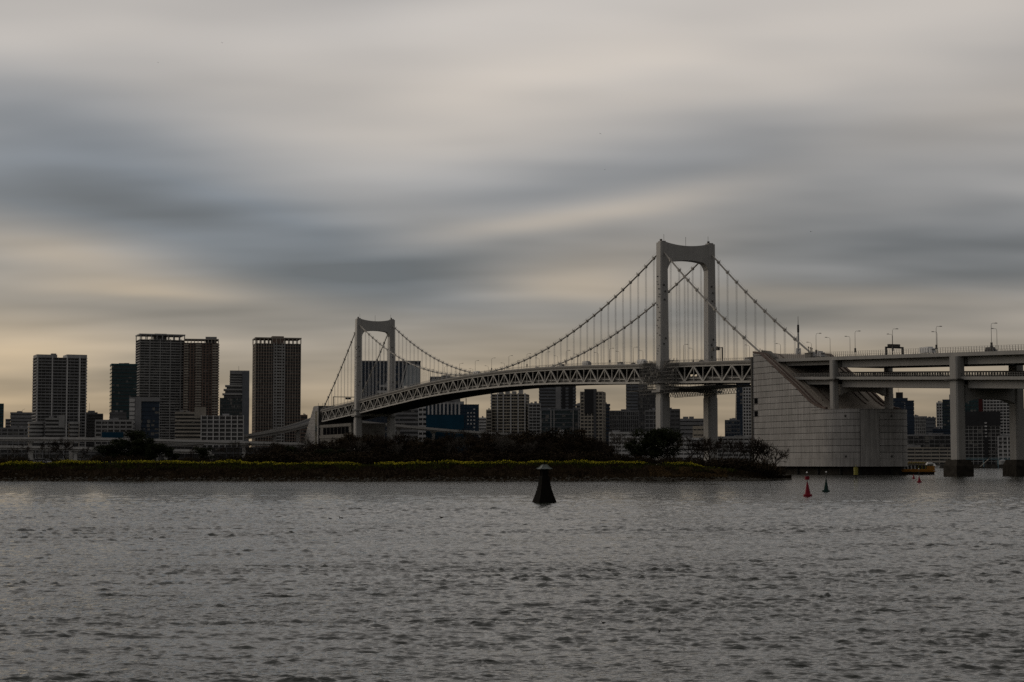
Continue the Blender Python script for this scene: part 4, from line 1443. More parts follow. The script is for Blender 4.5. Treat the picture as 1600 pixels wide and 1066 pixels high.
# -- right group -------------------------------------------------------
b, X0, X1, D, H, fh = building('navy_tower', 'navy tower with black roof boxes right of the anchorage block', 1380, 1427.5, 626, 1850, 26, 3.9, 2.6, 0, wall='navy', glass='b', blinds=.04, proud=.08, roof=False)
W = X1 - X0
pbox('roof_step', WALLS['navy'], b, X0 + W * .2, X0 + W * .80, 3, 16, H, H + 2.8)
pbox('roof_box', WALLS['black'], b, X0 + W * .42, X0 + W * .65, 4, 14, H + 2.8, H + 8.6)
pbox('roof_box', WALLS['black'], b, X0 + W * .20, X0 + W * .34, 4, 14, H + 2.8, H + 6.8)
MB().tube([(X0 + W * .5, 8, H + 8), (X0 + W * .5, 8, H + 13)], .15, 5).build('aerial', DARKST, b)
for i in range(5):
    pbox('grey_panel', WALLS['grey'], b, X0 + W * .68, X0 + W * .72, -.3, .1, H - 3.4 - i * 2.4, H - 2.2 - i * 2.4)  # column of small grey cladding panels on the navy front
building('pale_terrace', 'pale far block with vertical ribs right of the navy tower', 1427, 1448, 652, 2100, 18, 3.8, .8, 2.4, .8, .2, 'pale', 'pale', blinds=.2)
building('blue_cube', 'plain blue-grey box between the pale far blocks on the right', 1447, 1462, 654, 2000, 18, 4, 3.4, 0, wall='slate', glass='b', blinds=.05)
building('grid_slab', 'slim pale gridded slab left of the teal tower', 1463.5, 1475, 630.5, 2100, 16, 3.3, 1.3, 2.6, .8, .2, 'white', 'white', blinds=.15)
b, X0, X1, D, H, fh = building('teal_tower', 'dark teal tower partly hidden by the big right pier', 1473, 1500, 626, 1950, 24, 3.9, 1.0, 3.4, .2, .08, 'navy', 'teal', glass='t', blinds=.15)
pbox('roof_box', WALLS['grey'], b, X0 + (X1 - X0) * .38, X1 - 1, 3, 14, H, H + 6.6)
building('navy_podium', 'low navy podium below the teal tower', 1458, 1490, 672, 1900, 16, 4, 3.2, 0, wall='navy', glass='b', blinds=.05)
b, X0, X1, D, H, fh = building('dark_terrace', 'long dark low terrace along the right far quay', 1412, 1500, 681, 1780, 18, 3.6, .7, 5, .35, .2, 'grey', 'grey', blinds=.2)
building('warehouse_row', 'low pale quayside warehouse with worn horizontal bands, left of the big pier', 1405, 1492, 700, 1665, 14, 3.1, 1.5, 7, .5, .4, 'beige', 'beige', blinds=.15, parapet=.5)
building('back_glass', 'teal glass block behind the dark gridded tower under the right viaduct', 1500, 1546, 622, 2050, 24, 4, .6, 3.6, .3, .1, 'teal', 'teal', glass='t', blinds=.1)
b, X0, X1, D, H, fh = building('lattice_apartments', 'white lattice apartment tower at right between the two piers', 1537, 1586, 612, 1850, 28, 3.1, .95, 3.1, .6, .5, 'white', 'white', turn=-6, blinds=.08, pierproud=.55)
MB().box(X0 - 4.6, X0 - .8, -2, 3, H - 33, H - 7).build('red_hoist', mat('red_hoist_paint', (0.06, 0.014, 0.013), 0.6), b)
b, X0, X1, D, H, fh = building('gridded_tower', 'dark tower with pale lower grid beside the big right pier', 1500, 1561, 644, 1720, 28, 3.2, .55, 4.0, .45, .25, 'pale', 'pale', blinds=.06, roof=False)
W = X1 - X0
pbox('dark_top', WALLS['black'], b, X0 - .5, X1 + .5, -.9, D, H - 13, H + .5)
pbox('dark_shaft', WALLS['black'], b, X0 + W * .60, X0 + W * .70, -.95, 2, 0, H - 13)
for i in range(5):
    pbox('balcony', WALLS['white'], b, X0 + W * .62, X0 + W * .68, -1.4, -.9, H - 11 - i * 3.2, H - 9.8 - i * 3.2)
b, X0, X1, D, H, fh = building('low_white_block', 'low pale block with small windows at the foot of the lattice tower', 1560, 1588, 683, 1690, 14, 3.3, 1.9, 4, 1.2, .2, 'pale', 'white', blinds=.1)
building('edge_block', 'beige block at the right edge behind the far pier', 1586, 1640, 690, 1690, 16, 3.4, 1.6, 5, .6, wall='cream', blinds=.1)
building('edge_tower', 'grey tower beyond the right edge pier', 1596, 1660, 640, 2000, 24, 3.4, 1.3, 4, .5, wall='grey', blinds=.2)


# ------------------------------------------------------------------ broadcast tower far behind
def broadcast_tower():
    d = 4080
    c = P(1248, 600, d)
    red = mat('tower_red', (0.42, 0.075, 0.04), 0.6, 0.1, 0.05)
    root = empty('broadcast_tower', (c.x, d, 2), 0, 'red and white lattice broadcast mast rising far behind the anchorage', 'tower')

    def wid(z):
        return 42 * (1 - z / 262.0) ** 1.7 + 4.4
    for k in range(14):
        z0, z1 = 18.5 * k, 18.5 * (k + 1)
        m = MB()
        for sx in (-1, 1):
            for sy in (-1, 1):
                m.beam((sx * wid(z0), sy * wid(z0), z0), (sx * wid(z1), sy * wid(z1), z1), 2.4 - k * .1, 2.4 - k * .1)
        for (ax, ay, bx, by) in ((-1, -1, 1, -1), (1, -1, 1, 1), (1, 1, -1, 1), (-1, 1, -1, -1)):
            m.beam((ax * wid(z0), ay * wid(z0), z0), (bx * wid(z1), by * wid(z1), z1), 1.0, 1.0)
            m.beam((bx * wid(z0), by * wid(z0), z0), (ax * wid(z1), ay * wid(z1), z1), 1.0, 1.0)
            m.beam((ax * wid(z1), ay * wid(z1), z1), (bx * wid(z1), by * wid(z1), z1), .9, .9)
        m.build('lattice_stage', red if k % 2 == 0 else WHITE, root)
    MB().prism([(9.5 * math.cos(t), 9.5 * math.sin(t)) for t in np.linspace(0, 2 * math.pi, 13)[:-1]], 224, 232).build('observation_deck', WALLS['white'], root)
    MB().prism([(8.2 * math.cos(t), 8.2 * math.sin(t)) for t in np.linspace(0, 2 * math.pi, 13)[:-1]], 232.1, 246, [(5.5 * math.cos(t), 5.5 * math.sin(t)) for t in np.linspace(0, 2 * math.pi, 13)[:-1]]).build('deck_roof', red, root)
    MB().tube([(0, 0, 240), (0, 0, 258), (0, 0, 310)], [4.2, 2.4, 1.8], 8).build('antenna_mast', WALLS['pale'], root)
    MB().tube([(0, 0, 296), (0, 0, 313)], [2.5, 2.3], 8).build('antenna_band', WALLS['black'], root)
    MB().tube([(0, 0, 312), (0, 0, 332)], [.9, .5], 6).build('antenna_tip', WALLS['grey'], root)


broadcast_tower()


# ------------------------------------------------------------------ elevated roads on the far shore
def elevated(name, label, path, w, thick, mt=CONC, piers=True, rail=1.1):
    """a road slab through world points path (already smooth), with parapets and piers"""
    root = empty(name, (0, 0, 0), 0, label, 'elevated road')
    pts = [Vector(p) for p in path]
    rings, ra, rb, rd = [], [], [], []
    for i, p in enumerate(pts):
        t = (pts[min(i + 1, len(pts) - 1)] - pts[max(i - 1, 0)])
        t.z = 0
        t.normalize()
        n = Vector((-t.y, t.x, 0)) * (w / 2)
        up = Vector((0, 0, 1))
        rings.append([p - n - up * .6, p + n - up * .6, p + n, p - n])
        ra.append([p - n * 1.03 - up * .9, p - n * .98 - up * .9, p - n * .98 + up * rail, p - n * 1.03 + up * rail])
        rb.append([p + n * .98 - up * .9, p + n * 1.03 - up * .9, p + n * 1.03 + up * rail, p + n * .98 + up * rail])
        rd.append([p - n * .72 - up * thick, p + n * .72 - up * thick, p + n * .72 - up * .62, p - n * .72 - up * .62])
    MB().loft(rings).build('deck', ASPHALT, root)
    MB().loft(ra).build('parapet', mt, root)
    MB().loft(rb).build('parapet', mt, root)
    MB().loft(rd).build('girder', mt, root)
    if piers:
        acc = 0
        for a, b in zip(pts[:-1], pts[1:]):
            acc += (b - a).length
            if acc > 34:
                acc = 0
                MB().box(b.x - 1.4, b.x + 1.4, b.y - 1.2, b.y + 1.2, 1, b.z - thick).build('pier', mt, root)
                MB().box(b.x - 2.4, b.x + 2.4, b.y - 1.9, b.y + 1.9, b.z - thick - 1.6, b.z - thick - .02).build('pier_head', mt, root)
    return root


def px_path(pts, n=40):
    """smooth path through (pixel x, pixel y, distance)"""
    out = []
    for i in range(n + 1):
        f = i / n * (len(pts) - 1)
        k = min(int(f), len(pts) - 2)
        t = f - k
        p0, p1, p2, p3 = [np.array(P(*pts[min(max(j, 0), len(pts) - 1)])) for j in (k - 1, k, k + 1, k + 2)]
        out.append(tuple(0.5 * ((2 * p1) + (-p0 + p2) * t + (2 * p0 - 5 * p1 + 4 * p2 - p3) * t * t + (-p0 + 3 * p1 - 3 * p2 + p3) * t ** 3)))
    return out


elevated('expressway', 'upper pale elevated expressway across the left shore', px_path([(-160, 685, 1560), (0, 685, 1560), (160, 686, 1560), (330, 690, 1560), (480, 694, 1570)]), 12, 2.6, mt=ROADC)
elevated('expressway_lower', 'lower pale elevated road beneath the left expressway', px_path([(-160, 697, 1540), (0, 698, 1540), (110, 700, 1540), (180, 702, 1545), (330, 705, 1550)]), 11, 2.6, mt=ROADC)
elevated('ramp_road', 'curved ramp rising from the left shore to the left anchorage', px_path([(250, 692, 1620), (330, 687.5, 1620), (390, 680, 1630), (440, 671, 1650), (478, 660.5, 1690), (500, 652, 1740)]), 11, 3.4, mt=CONC)
elevated('shore_road', 'elevated shore road descending right behind the left tower legs', px_path([(500, 655, 1680), (560, 659, 1690), (600, 663, 1690), (660, 669, 1680), (720, 674, 1670), (800, 679, 1670), (900, 684, 1670)]), 12, 2.2, mt=CONC)

# ------------------------------------------------------------------ street lamps, gantries and traffic on the bridge
def B(s, t, z):
    a = BR_RZ
    return Vector((BR_AT[0] + s * math.cos(a) - t * math.sin(a), BR_AT[1] + s * math.sin(a) + t * math.cos(a), z))


pole_me = MB().tube([(0, 0, 0), (0, 0, 9.6)], [.12, .08], 6).mesh('pole', DARKST)
arm_me = MB().tube([(0, 0, 9.5), (0, .5, 10.0), (0, 1.2, 10.15), (0, 1.9, 10.2)], .06, 5).mesh('arm', DARKST)
head_me = MB().box(-.22, .22, 1.7, 2.8, 10.14, 10.32).box(-.15, .15, 1.8, 2.7, 10.32, 10.40).mesh('lamp_head', MIDST)
box_me = MB().box(-.32, .32, -.3, .3, 1.8, 3.4).mesh('control_box', DARKST)


arm2_me = MB().tube([(0, 0, 9.5), (0, .25, 10.05), (0, .5, 10.2), (0, 1.9, 10.2)], .06, 5).mesh('arm', DARKST)


def lamp(s, t, z, side, label, hgt=1.0, box=True, straight=False):
    r = empty('street_lamp', B(s, t, z), BR_RZ + (0 if side > 0 else math.pi), label, 'street lamp', 'street lamps on the bridge')
    r.scale = (1, 1, hgt)
    link('pole', pole_me, r)
    link('arm', arm2_me if straight else arm_me, r)
    link('lamp_head', head_me, r)
    if box:
        link('control_box', box_me, r)


nl = [s for s in [-7.6 + 31.8 * k for k in range(-12, 1)] + [22.4, 54.1] if abs(s) > 6 or True]
for i, s in enumerate(reversed(nl)):
    if abs(s + 7.6) < 1:
        s = -9.5
    lamp(s, -13.2, zb(s) + DEP + 1.5, 1, f'{ORD[i]} near-side street lamp on the suspended deck, counting left from the anchorage', 1.0, i % 2 == 0)
fl = [78.4 + 30] + [78.4 - 32 * k for k in range(0, 16)]
for i, s in enumerate(fl):
    lamp(s, 13.2, zb(min(s, 108)) + DEP + 1.5, -1, f'{ORD[i]} far-side street lamp on the suspended deck, counting left from the anchorage', .95, i % 3 == 1)
for i, s in enumerate((157, 190, 219.5, 251.4, 288.3)):
    lamp(s, -13.6, zU(s), 1, f'{ORD[i]} tall near-side lamp on the viaduct, counting right from the anchorage', 1.12, True, True)
for i, s in enumerate((125, 142.7, 178.2, 213, 255.3, 297)):
    lamp(s, 13.6, zU(s), -1, f'{ORD[i]} tall far-side lamp on the viaduct, counting right from the anchorage', 1.08, False, True)


def gantry(name, label, s, t0, t1, z, h, sign=None, w=.4):
    r = empty(name, B(s, 0, z), BR_RZ, label, 'sign gantry')
    for t in (t0, t1):
        pbox('post', DARKST, r, -w / 2, w / 2, t - w / 2, t + w / 2, 0, h)
    pbox('beam', DARKST, r, -w / 2 + .02, w / 2 - .02, min(t0, t1), max(t0, t1), h - w, h)
    if sign:
        a, b_, zc_, zd = sign
        sb_ = pbox('sign_box', WALLS['black'], r, -.6, .6, a, b_, zc_, zd)
    return r


g = gantry('sign_gantry', 'message sign gantry standing on the viaduct right of the anchorage', 215, -14, -5.6, zU(215), 3.9, (-12.9, -7.2, 3.4, 5.0), .7)
# rows of light characters on the message board (too small to read in the photograph)
m = MB()
rg = random.Random(12)
for i in range(9):
    y0 = -12.7 + i * .6
    for k in range(4):
        if rg.random() < .75:
            m.box(.61, .64, y0 + rg.uniform(0, .15), y0 + rg.uniform(.25, .48), 3.7 + k * .28, 3.83 + k * .28)
tag(m.build('sign_characters', WALLS['beige'], g), kind='stuff')
g = gantry('sign_gantry', 'half gantry with dark signal boxes right of the right tower', 66, -13.5, -13.4, zb(66) + DEP + 1.5, 7.6, None, .5)
pbox('cantilever', DARKST, g, -8, .2, -13.7, -13.3, 7.2, 7.6)
for i in range(3):
    pbox('signal_box', DARKST, g, -11 + i * 2.6, -9.0 + i * 2.6, -14, -12.8, 6.3 + .3 * (i % 2), 8.0)
gantry('sign_gantry', 'thin gantry over the road left of the left tower', -650, -13, 13, zb(-650) + DEP + 1.5, 10, (-2, 3, 7.6, 9.2), .6)


def vehicle(label, s, t, z, kind, col, name=None):
    """kind: car, van or truck; built along local x"""
    L, Wd, Hh = {'car': (4.4, 1.75, 1.45), 'van': (5.0, 1.9, 2.1), 'truck': (8.5, 2.4, 3.2)}[kind]
    r = empty(name or {'car': 'car', 'van': 'van', 'truck': 'truck'}[kind], B(s, t, z), BR_RZ, label, kind, 'traffic on the bridge')
    vehicle_parts(r, kind, L, Wd, Hh, col)
    return r


def vehicle_parts(r, kind, L, Wd, Hh, col):
    cm = mat('car_paint_' + col, {'white': (.7, .7, .7), 'silver': (.4, .4, .41), 'black': (.03, .03, .035), 'red': (.35, .03, .03), 'blue': (.04, .08, .2)}[col], .35, .04, 1)
    hw_ = Wd / 2
    if kind == 'car':
        body = [(-L / 2, .35), (L / 2, .35), (L / 2, .75), (L * .27, .92), (-L * .42, .95), (-L / 2, .85)]
        cab = [(L * .25, .93), (L * .10, Hh), (-L * .25, Hh), (-L * .43, .96)]
    elif kind == 'van':
        body = [(-L / 2, .4), (L / 2, .4), (L / 2, 1.0), (L * .40, 1.15), (-L / 2, 1.2)]
        cab = [(L * .39, 1.16), (L * .27, Hh), (-L * .48, Hh), (-L * .5, 1.21)]
    else:
        body = [(-L / 2, .8), (L * .24, .8), (L * .24, Hh), (-L / 2, Hh)]
        cab = [(L * .27, .6), (L * .5, .6), (L * .5, 1.7), (L * .44, 2.5), (L * .27, 2.5)]

    def ext(poly, y):
        n = len(poly)
        return MB().add([(a, -y, b_) for a, b_ in poly] + [(a, y, b_) for a, b_ in poly], [tuple(range(n)), tuple(range(2 * n - 1, n - 1, -1))] + [(i, n + i, n + (i + 1) % n, (i + 1) % n) for i in range(n)])
    ext(body, hw_).build('body', cm, r)
    ext(cab, hw_ * .9).build('cabin', cm if kind == 'truck' else GLASSD, r)
    if kind != 'truck':
        MB().box(cab[2][0] + .1, cab[1][0] - .05, -hw_ * .86, hw_ * .86, Hh, Hh + .06).build('roof', cm, r)
    else:
        MB().box(L * .42, L * .505, -hw_ * .8, hw_ * .8, 1.6, 2.2).build('windscreen', GLASSD, r)
    for x in (-L * .31, L * .31):
        for y in (-hw_ + .08, hw_ - .08):
            MB().tube([(x, y - .1, .33), (x, y + .1, .33)], .33, 10).build('wheel', BLACK, r)
    for y in (-hw_ * .7, hw_ * .7):
        MB().box(L / 2 - .04, L / 2 + .03, y - .18, y + .18, .55 if kind != 'truck' else .9, .75 if kind != 'truck' else 1.1).build('headlight', WHITE, r)


cars = [(-64, -9.5, 'van', 'silver', 'silver van on the deck two lamps left of the right tower'), (-47, -9.5, 'car', 'black', 'black car on the deck close to the left of the right tower'),
        (-36, -9.5, 'truck', 'white', 'white truck on the deck beside the scaffolded right tower'), (-112, -9.5, 'truck', 'silver', 'grey box truck on the main span nearing the right tower'),
        (-190, -9.5, 'car', 'white', 'white car in the middle of the main span'), (36, -9.5, 'car', 'black', 'dark car on the short span right of the right tower'),
        (86, -9.5, 'van', 'silver', 'silver van on the deck just before the anchorage'), (153, -10, 'truck', 'silver', 'grey truck on the viaduct above the anchorage slope'),
        (-300, -9.5, 'truck', 'white', 'white truck where the cables dip to the deck'), (-225, 4, 'van', 'white', 'white van on the far lane of the main span'),
        (-150, -9.5, 'van', 'black', 'black van midway between the cable dip and the right tower'), (-390, -9.5, 'car', 'silver', 'silver car on the left half of the main span'), (-455, -9.5, 'truck', 'silver', 'grey truck on the main span nearing the left tower'),
        (240, -10, 'truck', 'white', 'white truck on the viaduct left of the big right pier'), (283, -10, 'van', 'black', 'black van on the viaduct near the right edge')]
for (s, t, k, c, lb) in cars:
    z = (zb(s) + DEP + 1.56) if s < 112 else zU(s) + .05
    vehicle(lb, s, t, z, k, c)

# maintenance work on the deck above the anchorage slope: a blue-lit signal trailer and posts
r = empty('service_cabin', B(148, -11.5, zU(148)), BR_RZ, 'small service cabin with masts beside the fence above the anchorage', 'cabin')
pbox('cabin_wall', CONCD, r, -2.2, 2.2, -1.2, 1.2, 0, 2.4)
pbox('cabin_roof', DARKST, r, -2.5, 2.5, -1.5, 1.5, 2.41, 2.65)
for i, x in enumerate((-1.2, 0.6, 1.9)):
    MB().tube([(x, 0, 2.6), (x, 0, 5.2 - i * .4)], .16, 5).ball((x, 0, 5.3 - i * .4), .35, n=6, m=4).build('mast', DARKST, r)

# ------------------------------------------------------------------ trees
def branch_mesh(seed, height, spread, levels=5, pale=False):
    tmin = .029 if levels > 4 else .042
    rg = random.Random(seed)
    tr, tw = MB(), MB()

    def grow(p, d, L, rad, lev):
        pts = [p]
        rr = [rad]
        q = p.copy()
        dd = d.copy()
        n = 3 if lev > 1 else 2
        for i in range(n):
            dd = (dd + Vector((rg.gauss(0, .16), rg.gauss(0, .16), rg.gauss(0.05, .10)))).normalized()
            q = q + dd * (L / n)
            pts.append(q.copy())
            rr.append(rad * (1 - .42 * (i + 1) / n))
        (tr if lev >= levels - 1 else tw).tube(pts, rr, 5 if lev >= levels - 1 else 3, cap=False)
        if lev == 0:
            return
        kids = rg.choice((3, 3, 4)) if lev > 1 else rg.choice((3, 4, 5))
        for k in range(kids):
            f = rg.uniform(.45, 1.0) if k else 1.0
            i = min(int(f * n), n - 1)
            base = pts[i] + (pts[i + 1] - pts[i]) * (f * n - i if f < 1 else 1)
            ang = rg.uniform(0, 2 * math.pi)
            side = dd.cross(Vector((math.cos(ang), math.sin(ang), .2))).normalized()
            nd = (dd * rg.uniform(.55, 1.0) + side * rg.uniform(.45, 1.0) * spread + Vector((0, 0, .22))).normalized()
            grow(base, nd, L * rg.uniform(.58, .82), max(rr[i] * .62, tmin), lev - 1)
    grow(Vector((0, 0, -.3)), Vector((rg.gauss(0, .08), rg.gauss(0, .08), 1)).normalized(), height * .32, height * .022, levels)
    bk = BARKP if pale else BARK
    return tr.mesh('trunk', bk), tw.mesh('crown', BARKP if pale else TWIG)


def leafy_mesh(seed, height, rx, dens=1.0, mt=None, low=.25):
    rg = np.random.default_rng(seed)
    tr, cr = MB(), MB()
    tr.tube([(0, 0, -.3), (.1, 0, height * .3), (.2, .1, height * .6)], [height * .022, height * .017, height * .008], 6)
    lobes = []
    for i in range(17):
        a = rg.uniform(0, 6.28)
        h = rg.uniform(low, .86)
        rr = rx * math.sqrt(max(0.05, 1 - ((h - .45) / .58) ** 2)) * rg.uniform(.25, .85)
        c = np.array([rr * math.cos(a), rr * math.sin(a), height * h])
        lobes.append((c, rg.uniform(.20, .38) * rx))
        tr.tube([(.1, 0, height * h * .55), tuple(c)], [.09, .03], 4)
    for (c, r) in lobes:
        for i in range(int(150 * dens)):
            v = rg.normal(0, 1, 3)
            v /= np.linalg.norm(v)
            p = c + v * r * rg.uniform(.45, 1.08) * np.array([1.1, 1.1, .8])
            s = rg.uniform(.12, .30)
            t1 = rg.normal(0, 1, 3)
            t1 /= np.linalg.norm(t1)
            t2 = np.cross(t1, v)
            t2 /= max(np.linalg.norm(t2), 1e-3)
            cr.add([p - t1 * s, p + t2 * s * .55, p + t1 * s, p - t2 * s * .55], [(0, 1, 2, 3)])
    return tr.mesh('trunk', BARK), cr.mesh('crown', mt or LEAF)


def scrub_mesh(seed, w, h):
    """low tangled shrub: stems and sparse dead leaves"""
    rg = np.random.default_rng(seed)
    st, lf = MB(), MB()
    for i in range(46):
        x, y = rg.uniform(-w, w), rg.uniform(-w * .6, w * .6)
        hh = h * rg.uniform(.5, 1.05) * (1 - .45 * abs(x / w) ** 2)
        p = [(x, y, -.2), (x + rg.normal(0, .25), y + rg.normal(0, .2), hh * .5), (x + rg.normal(0, .5), y + rg.normal(0, .4), hh)]
        st.tube(p, [.05, .035, .015], 3, cap=False)
        for k in range(26):
            f = rg.uniform(.15, 1.05)
            q = np.array(p[1]) * (1 - f) + np.array(p[2]) * f + rg.normal(0, .35, 3) * np.array([1, 1, .6])
            s = rg.uniform(.10, .24)
            t1 = rg.normal(0, 1, 3)
            t2 = rg.normal(0, 1, 3)
            t1 /= np.linalg.norm(t1)
            t2 /= np.linalg.norm(t2)
            lf.add([q - t1 * s, q + t2 * s * .5, q + t1 * s, q - t2 * s * .5], [(0, 1, 2, 3)])
    return st.mesh('stems', TWIG), lf.mesh('foliage', SCRUB)


BARE = [branch_mesh(11 + i, 9.0, .8 + .08 * i) for i in range(5)]
PALE = [branch_mesh(41 + i, 9.0, .85, pale=True) for i in range(2)]
OPEN = [branch_mesh(151 + i, 9.0, .95 + .08 * i, levels=4) for i in range(5)]
EVER = [leafy_mesh(61 + i, 9.0, 4.6, 2.0) for i in range(3)]
DUSK = [leafy_mesh(81 + i, 9.0, 4.6, 1.3, SCRUB, .12) for i in range(3)]
SHRB = [scrub_mesh(101 + i, 3.0, 3.0) for i in range(3)]
TRG = random.Random(21)


TOPS = {}


def top_of(me):
    if me.name not in TOPS:
        TOPS[me.name] = max(max(v.co.z for v in me.vertices), .1) * .97
    return TOPS[me.name]


def plant(name, label, px, top, d, kind, group, cat='tree', wide=1.0):
    """tree standing on the island at pixel column px whose top reaches row `top`"""
    p = P(px, top, d)
    zg = island_top(p.x) - .1
    h = p.z - zg
    me = {'bare': BARE, 'pale': PALE, 'open': OPEN, 'ever': EVER, 'dusk': DUSK, 'scrub': SHRB}[kind]
    a, b_ = me[TRG.randrange(len(me))]
    base = top_of(b_)
    k = h / base
    r = empty(name, (p.x, d, zg), TRG.uniform(0, 6.28), label, cat, group)
    r.scale = (k * wide * TRG.uniform(.95, 1.1), k * wide * TRG.uniform(.95, 1.1), k)
    link(a.name.split('.')[0], a, r)
    link(b_.name.split('.')[0], b_, r)
    return r


G1, G2, G3 = 'single trees on the island', 'trees of the island thicket', 'shrubs on the island'
singles = [
    ('bare_tree', 'small bare tree left of the white parked cars', 44, 692, 585, 'bare'), ('bare_tree', 'wide bare tree directly behind the white parked cars', 84, 683, 585, 'bare'),
    ('bare_tree', 'bare tree with dense twigs right of the white parked cars', 106, 684, 590, 'bare'), ('bare_tree', 'low bare tree left of the dark evergreen group', 128, 697, 592, 'bare'),
    ('evergreen_tree', 'low dark evergreen at the left end of the evergreen group', 165, 694, 586, 'ever'), ('evergreen_tree', 'tallest dark evergreen on the left of the island', 207, 672, 592, 'ever'),
    ('evergreen_tree', 'dark evergreen just left of the tallest left evergreen', 186, 684, 590, 'ever'), ('evergreen_tree', 'dark evergreen just right of the tallest left evergreen', 228, 682, 588, 'ever'),
    ('evergreen_tree', 'small round evergreen right of the left evergreen group', 244, 692, 584, 'ever'), ('evergreen_tree', 'small dark evergreen standing alone below the grey slab', 264, 698, 586, 'ever'),
    ('evergreen_tree', 'dark evergreen left of the bare tree below the white grid office', 318, 698, 586, 'ever'), ('bare_tree', 'thin bare tree left of the white grid office tree', 298, 699, 590, 'bare'),
    ('bare_tree', 'bare spreading tree below the right end of the white grid office', 366, 687, 586, 'bare'), ('bare_tree', 'bare tree under the ramp left of the dark hedge', 392, 690, 592, 'bare'),
    ('bare_tree', 'pale bare tree in front of the left anchorage', 474, 679, 596, 'pale'),
    ('bare_tree', 'light grey bare tree at the right end of the thicket', 966, 674, 590, 'pale'), ('bare_tree', 'second light grey bare tree right of the thicket', 988, 678, 592, 'pale'),
    ('evergreen_tree', 'dark open-crowned tree in front of the right tower leg', 1018, 668, 584, 'ever'), ('evergreen_tree', 'dark tree just right of the right tower near leg', 1042, 670, 588, 'ever'),
    ('evergreen_tree', 'small dark tree left of the right tower near leg', 1000, 684, 582, 'ever'),
    ('bare_tree', 'bare tree between the two legs of the right tower', 1072, 682, 584, 'bare'), ('bare_tree', 'bare tree in front of the right tower far leg', 1098, 684, 590, 'bare'),
    ('bare_tree', 'bare tree just right of the right tower far leg', 1122, 683, 586, 'bare'), ('bare_tree', 'bare tree below the blue-grey cube', 1146, 684, 588, 'bare'),
    ('bare_tree', 'bare tree left of the anchorage edge', 1168, 686, 584, 'bare'), ('bare_tree', 'bare tree overlapping the anchorage wall', 1190, 685, 586, 'bare'),
    ('bare_tree', 'rightmost bare tree, low against the anchorage wall', 1212, 697, 588, 'bare'),
    ('bare_tree', 'bare tree behind the dark tree at the right tower near leg', 1056, 679, 604, 'bare'), ('bare_tree', 'slim bare tree hugging the left of the right tower far leg', 1086, 681, 602, 'bare'),
    ('bare_tree', 'bare tree behind the right tower far leg on the island', 1110, 682, 600, 'bare'), ('bare_tree', 'bare tree in front of the slim dark blue tower', 1134, 681, 602, 'bare'),
    ('bare_tree', 'bare tree in front of the white gridded tower by the anchorage', 1158, 682, 600, 'bare'), ('bare_tree', 'bare tree straddling the anchorage edge line', 1179, 684, 602, 'bare'),
    ('bare_tree', 'small bare tree low against the anchorage wall, second from the right end', 1200, 690, 596, 'bare'), ('bare_tree', 'bare tree in front of the left tower of the expressway sheds', 66, 688, 600, 'bare')]
for (nm, lb, px, top, d, k) in singles:
    plant(nm, lb, px, top, d, 'open' if k == 'bare' else k, G1, wide=1.15 if k == 'ever' else 1.0)


def thick_top(px):
    kn = [(395, 700), (440, 698), (500, 694), (540, 686), (575, 681), (610, 684), (660, 686), (700, 678), (730, 675), (765, 682), (800, 676), (832, 672), (870, 676), (905, 680), (940, 690), (970, 700)]
    for (a, b_) in zip(kn[:-1], kn[1:]):
        if a[0] <= px <= b_[0]:
            return a[1] + (b_[1] - a[1]) * (px - a[0]) / (b_[0] - a[0])
    return 700


TENS = ['', '', 'twenty', 'thirty', 'forty', 'fifty', 'sixty', 'seventy']


def nth(i):
    """1 -> first, 23 -> twenty-third"""
    if i <= 20:
        return ORD[i - 1]
    if i % 10 == 0:
        return TENS[i // 10][:-1] + 'ieth'
    return TENS[i // 10] + '-' + ORD[i % 10 - 1]


for row, dd, nm in ((0, 578, 'front'), (1, 592, 'middle'), (2, 606, 'back')):
    px, i = 404.0 + row * 4, 0
    while px < 952:
        i += 1
        k = TRG.choice(('bare', 'bare', 'dusk', 'pale') if row == 0 else ('dusk', 'bare', 'dusk', 'bare') if row == 1 else ('dusk', 'dusk', 'bare'))
        if 440 < px < 525 and row == 0:
            k = 'ever'
        look = {'bare': 'dark bare', 'dusk': 'dense brown', 'pale': 'pale-twigged bare', 'ever': 'dark evergreen'}[k]
        tp = thick_top(px) - 5 + TRG.uniform(0, 9) + (8 if row == 0 else 0) + 5 * math.sin(px * .11 + row) + 3 * math.sin(px * .037 + 2)
        plant('thicket_tree', f'{look} tree, {nth(i)} from the left in the {nm} row of the island thicket', px + TRG.uniform(-6, 6), tp, dd + TRG.uniform(-4, 4), k, G2, wide=1.2 if k in ('dusk', 'ever') else 1.05)
        px += 14.5
i = 0
for j in range(48):
    px = 396 + j * 12.2
    if px > 972:
        break
    i += 1
    plant('thicket_shrub', f'brown shrub, {nth(i)} from the left along the foot of the island thicket', px + TRG.uniform(-4, 4), 706 + TRG.uniform(-5, 6), 572 + TRG.uniform(-3, 3), 'scrub', G3, 'shrub', 1.6)
for j in range(23):
    px = 975 + j * 10.6
    plant('shore_shrub', f'brown shrub, {nth(j + 1)} from the left under the bare trees at the right island end', px + TRG.uniform(-4, 4), (714 if px < 1165 else 714 + (px - 1165) * .2) + TRG.uniform(-4, 6), 574 + TRG.uniform(-3, 4) + (max(0, px - 1180) * .25), 'scrub', G3, 'shrub', 1.4)
for j in range(20):
    px = 2 + j * 19.5
    plant('low_shrub', f'low dark shrub, {nth(j + 1)} from the left edge behind the flower strip', px + TRG.uniform(-6, 6), 714 + TRG.uniform(-5, 4), 580 + TRG.uniform(-5, 8), 'scrub', G3, 'shrub', 1.3)

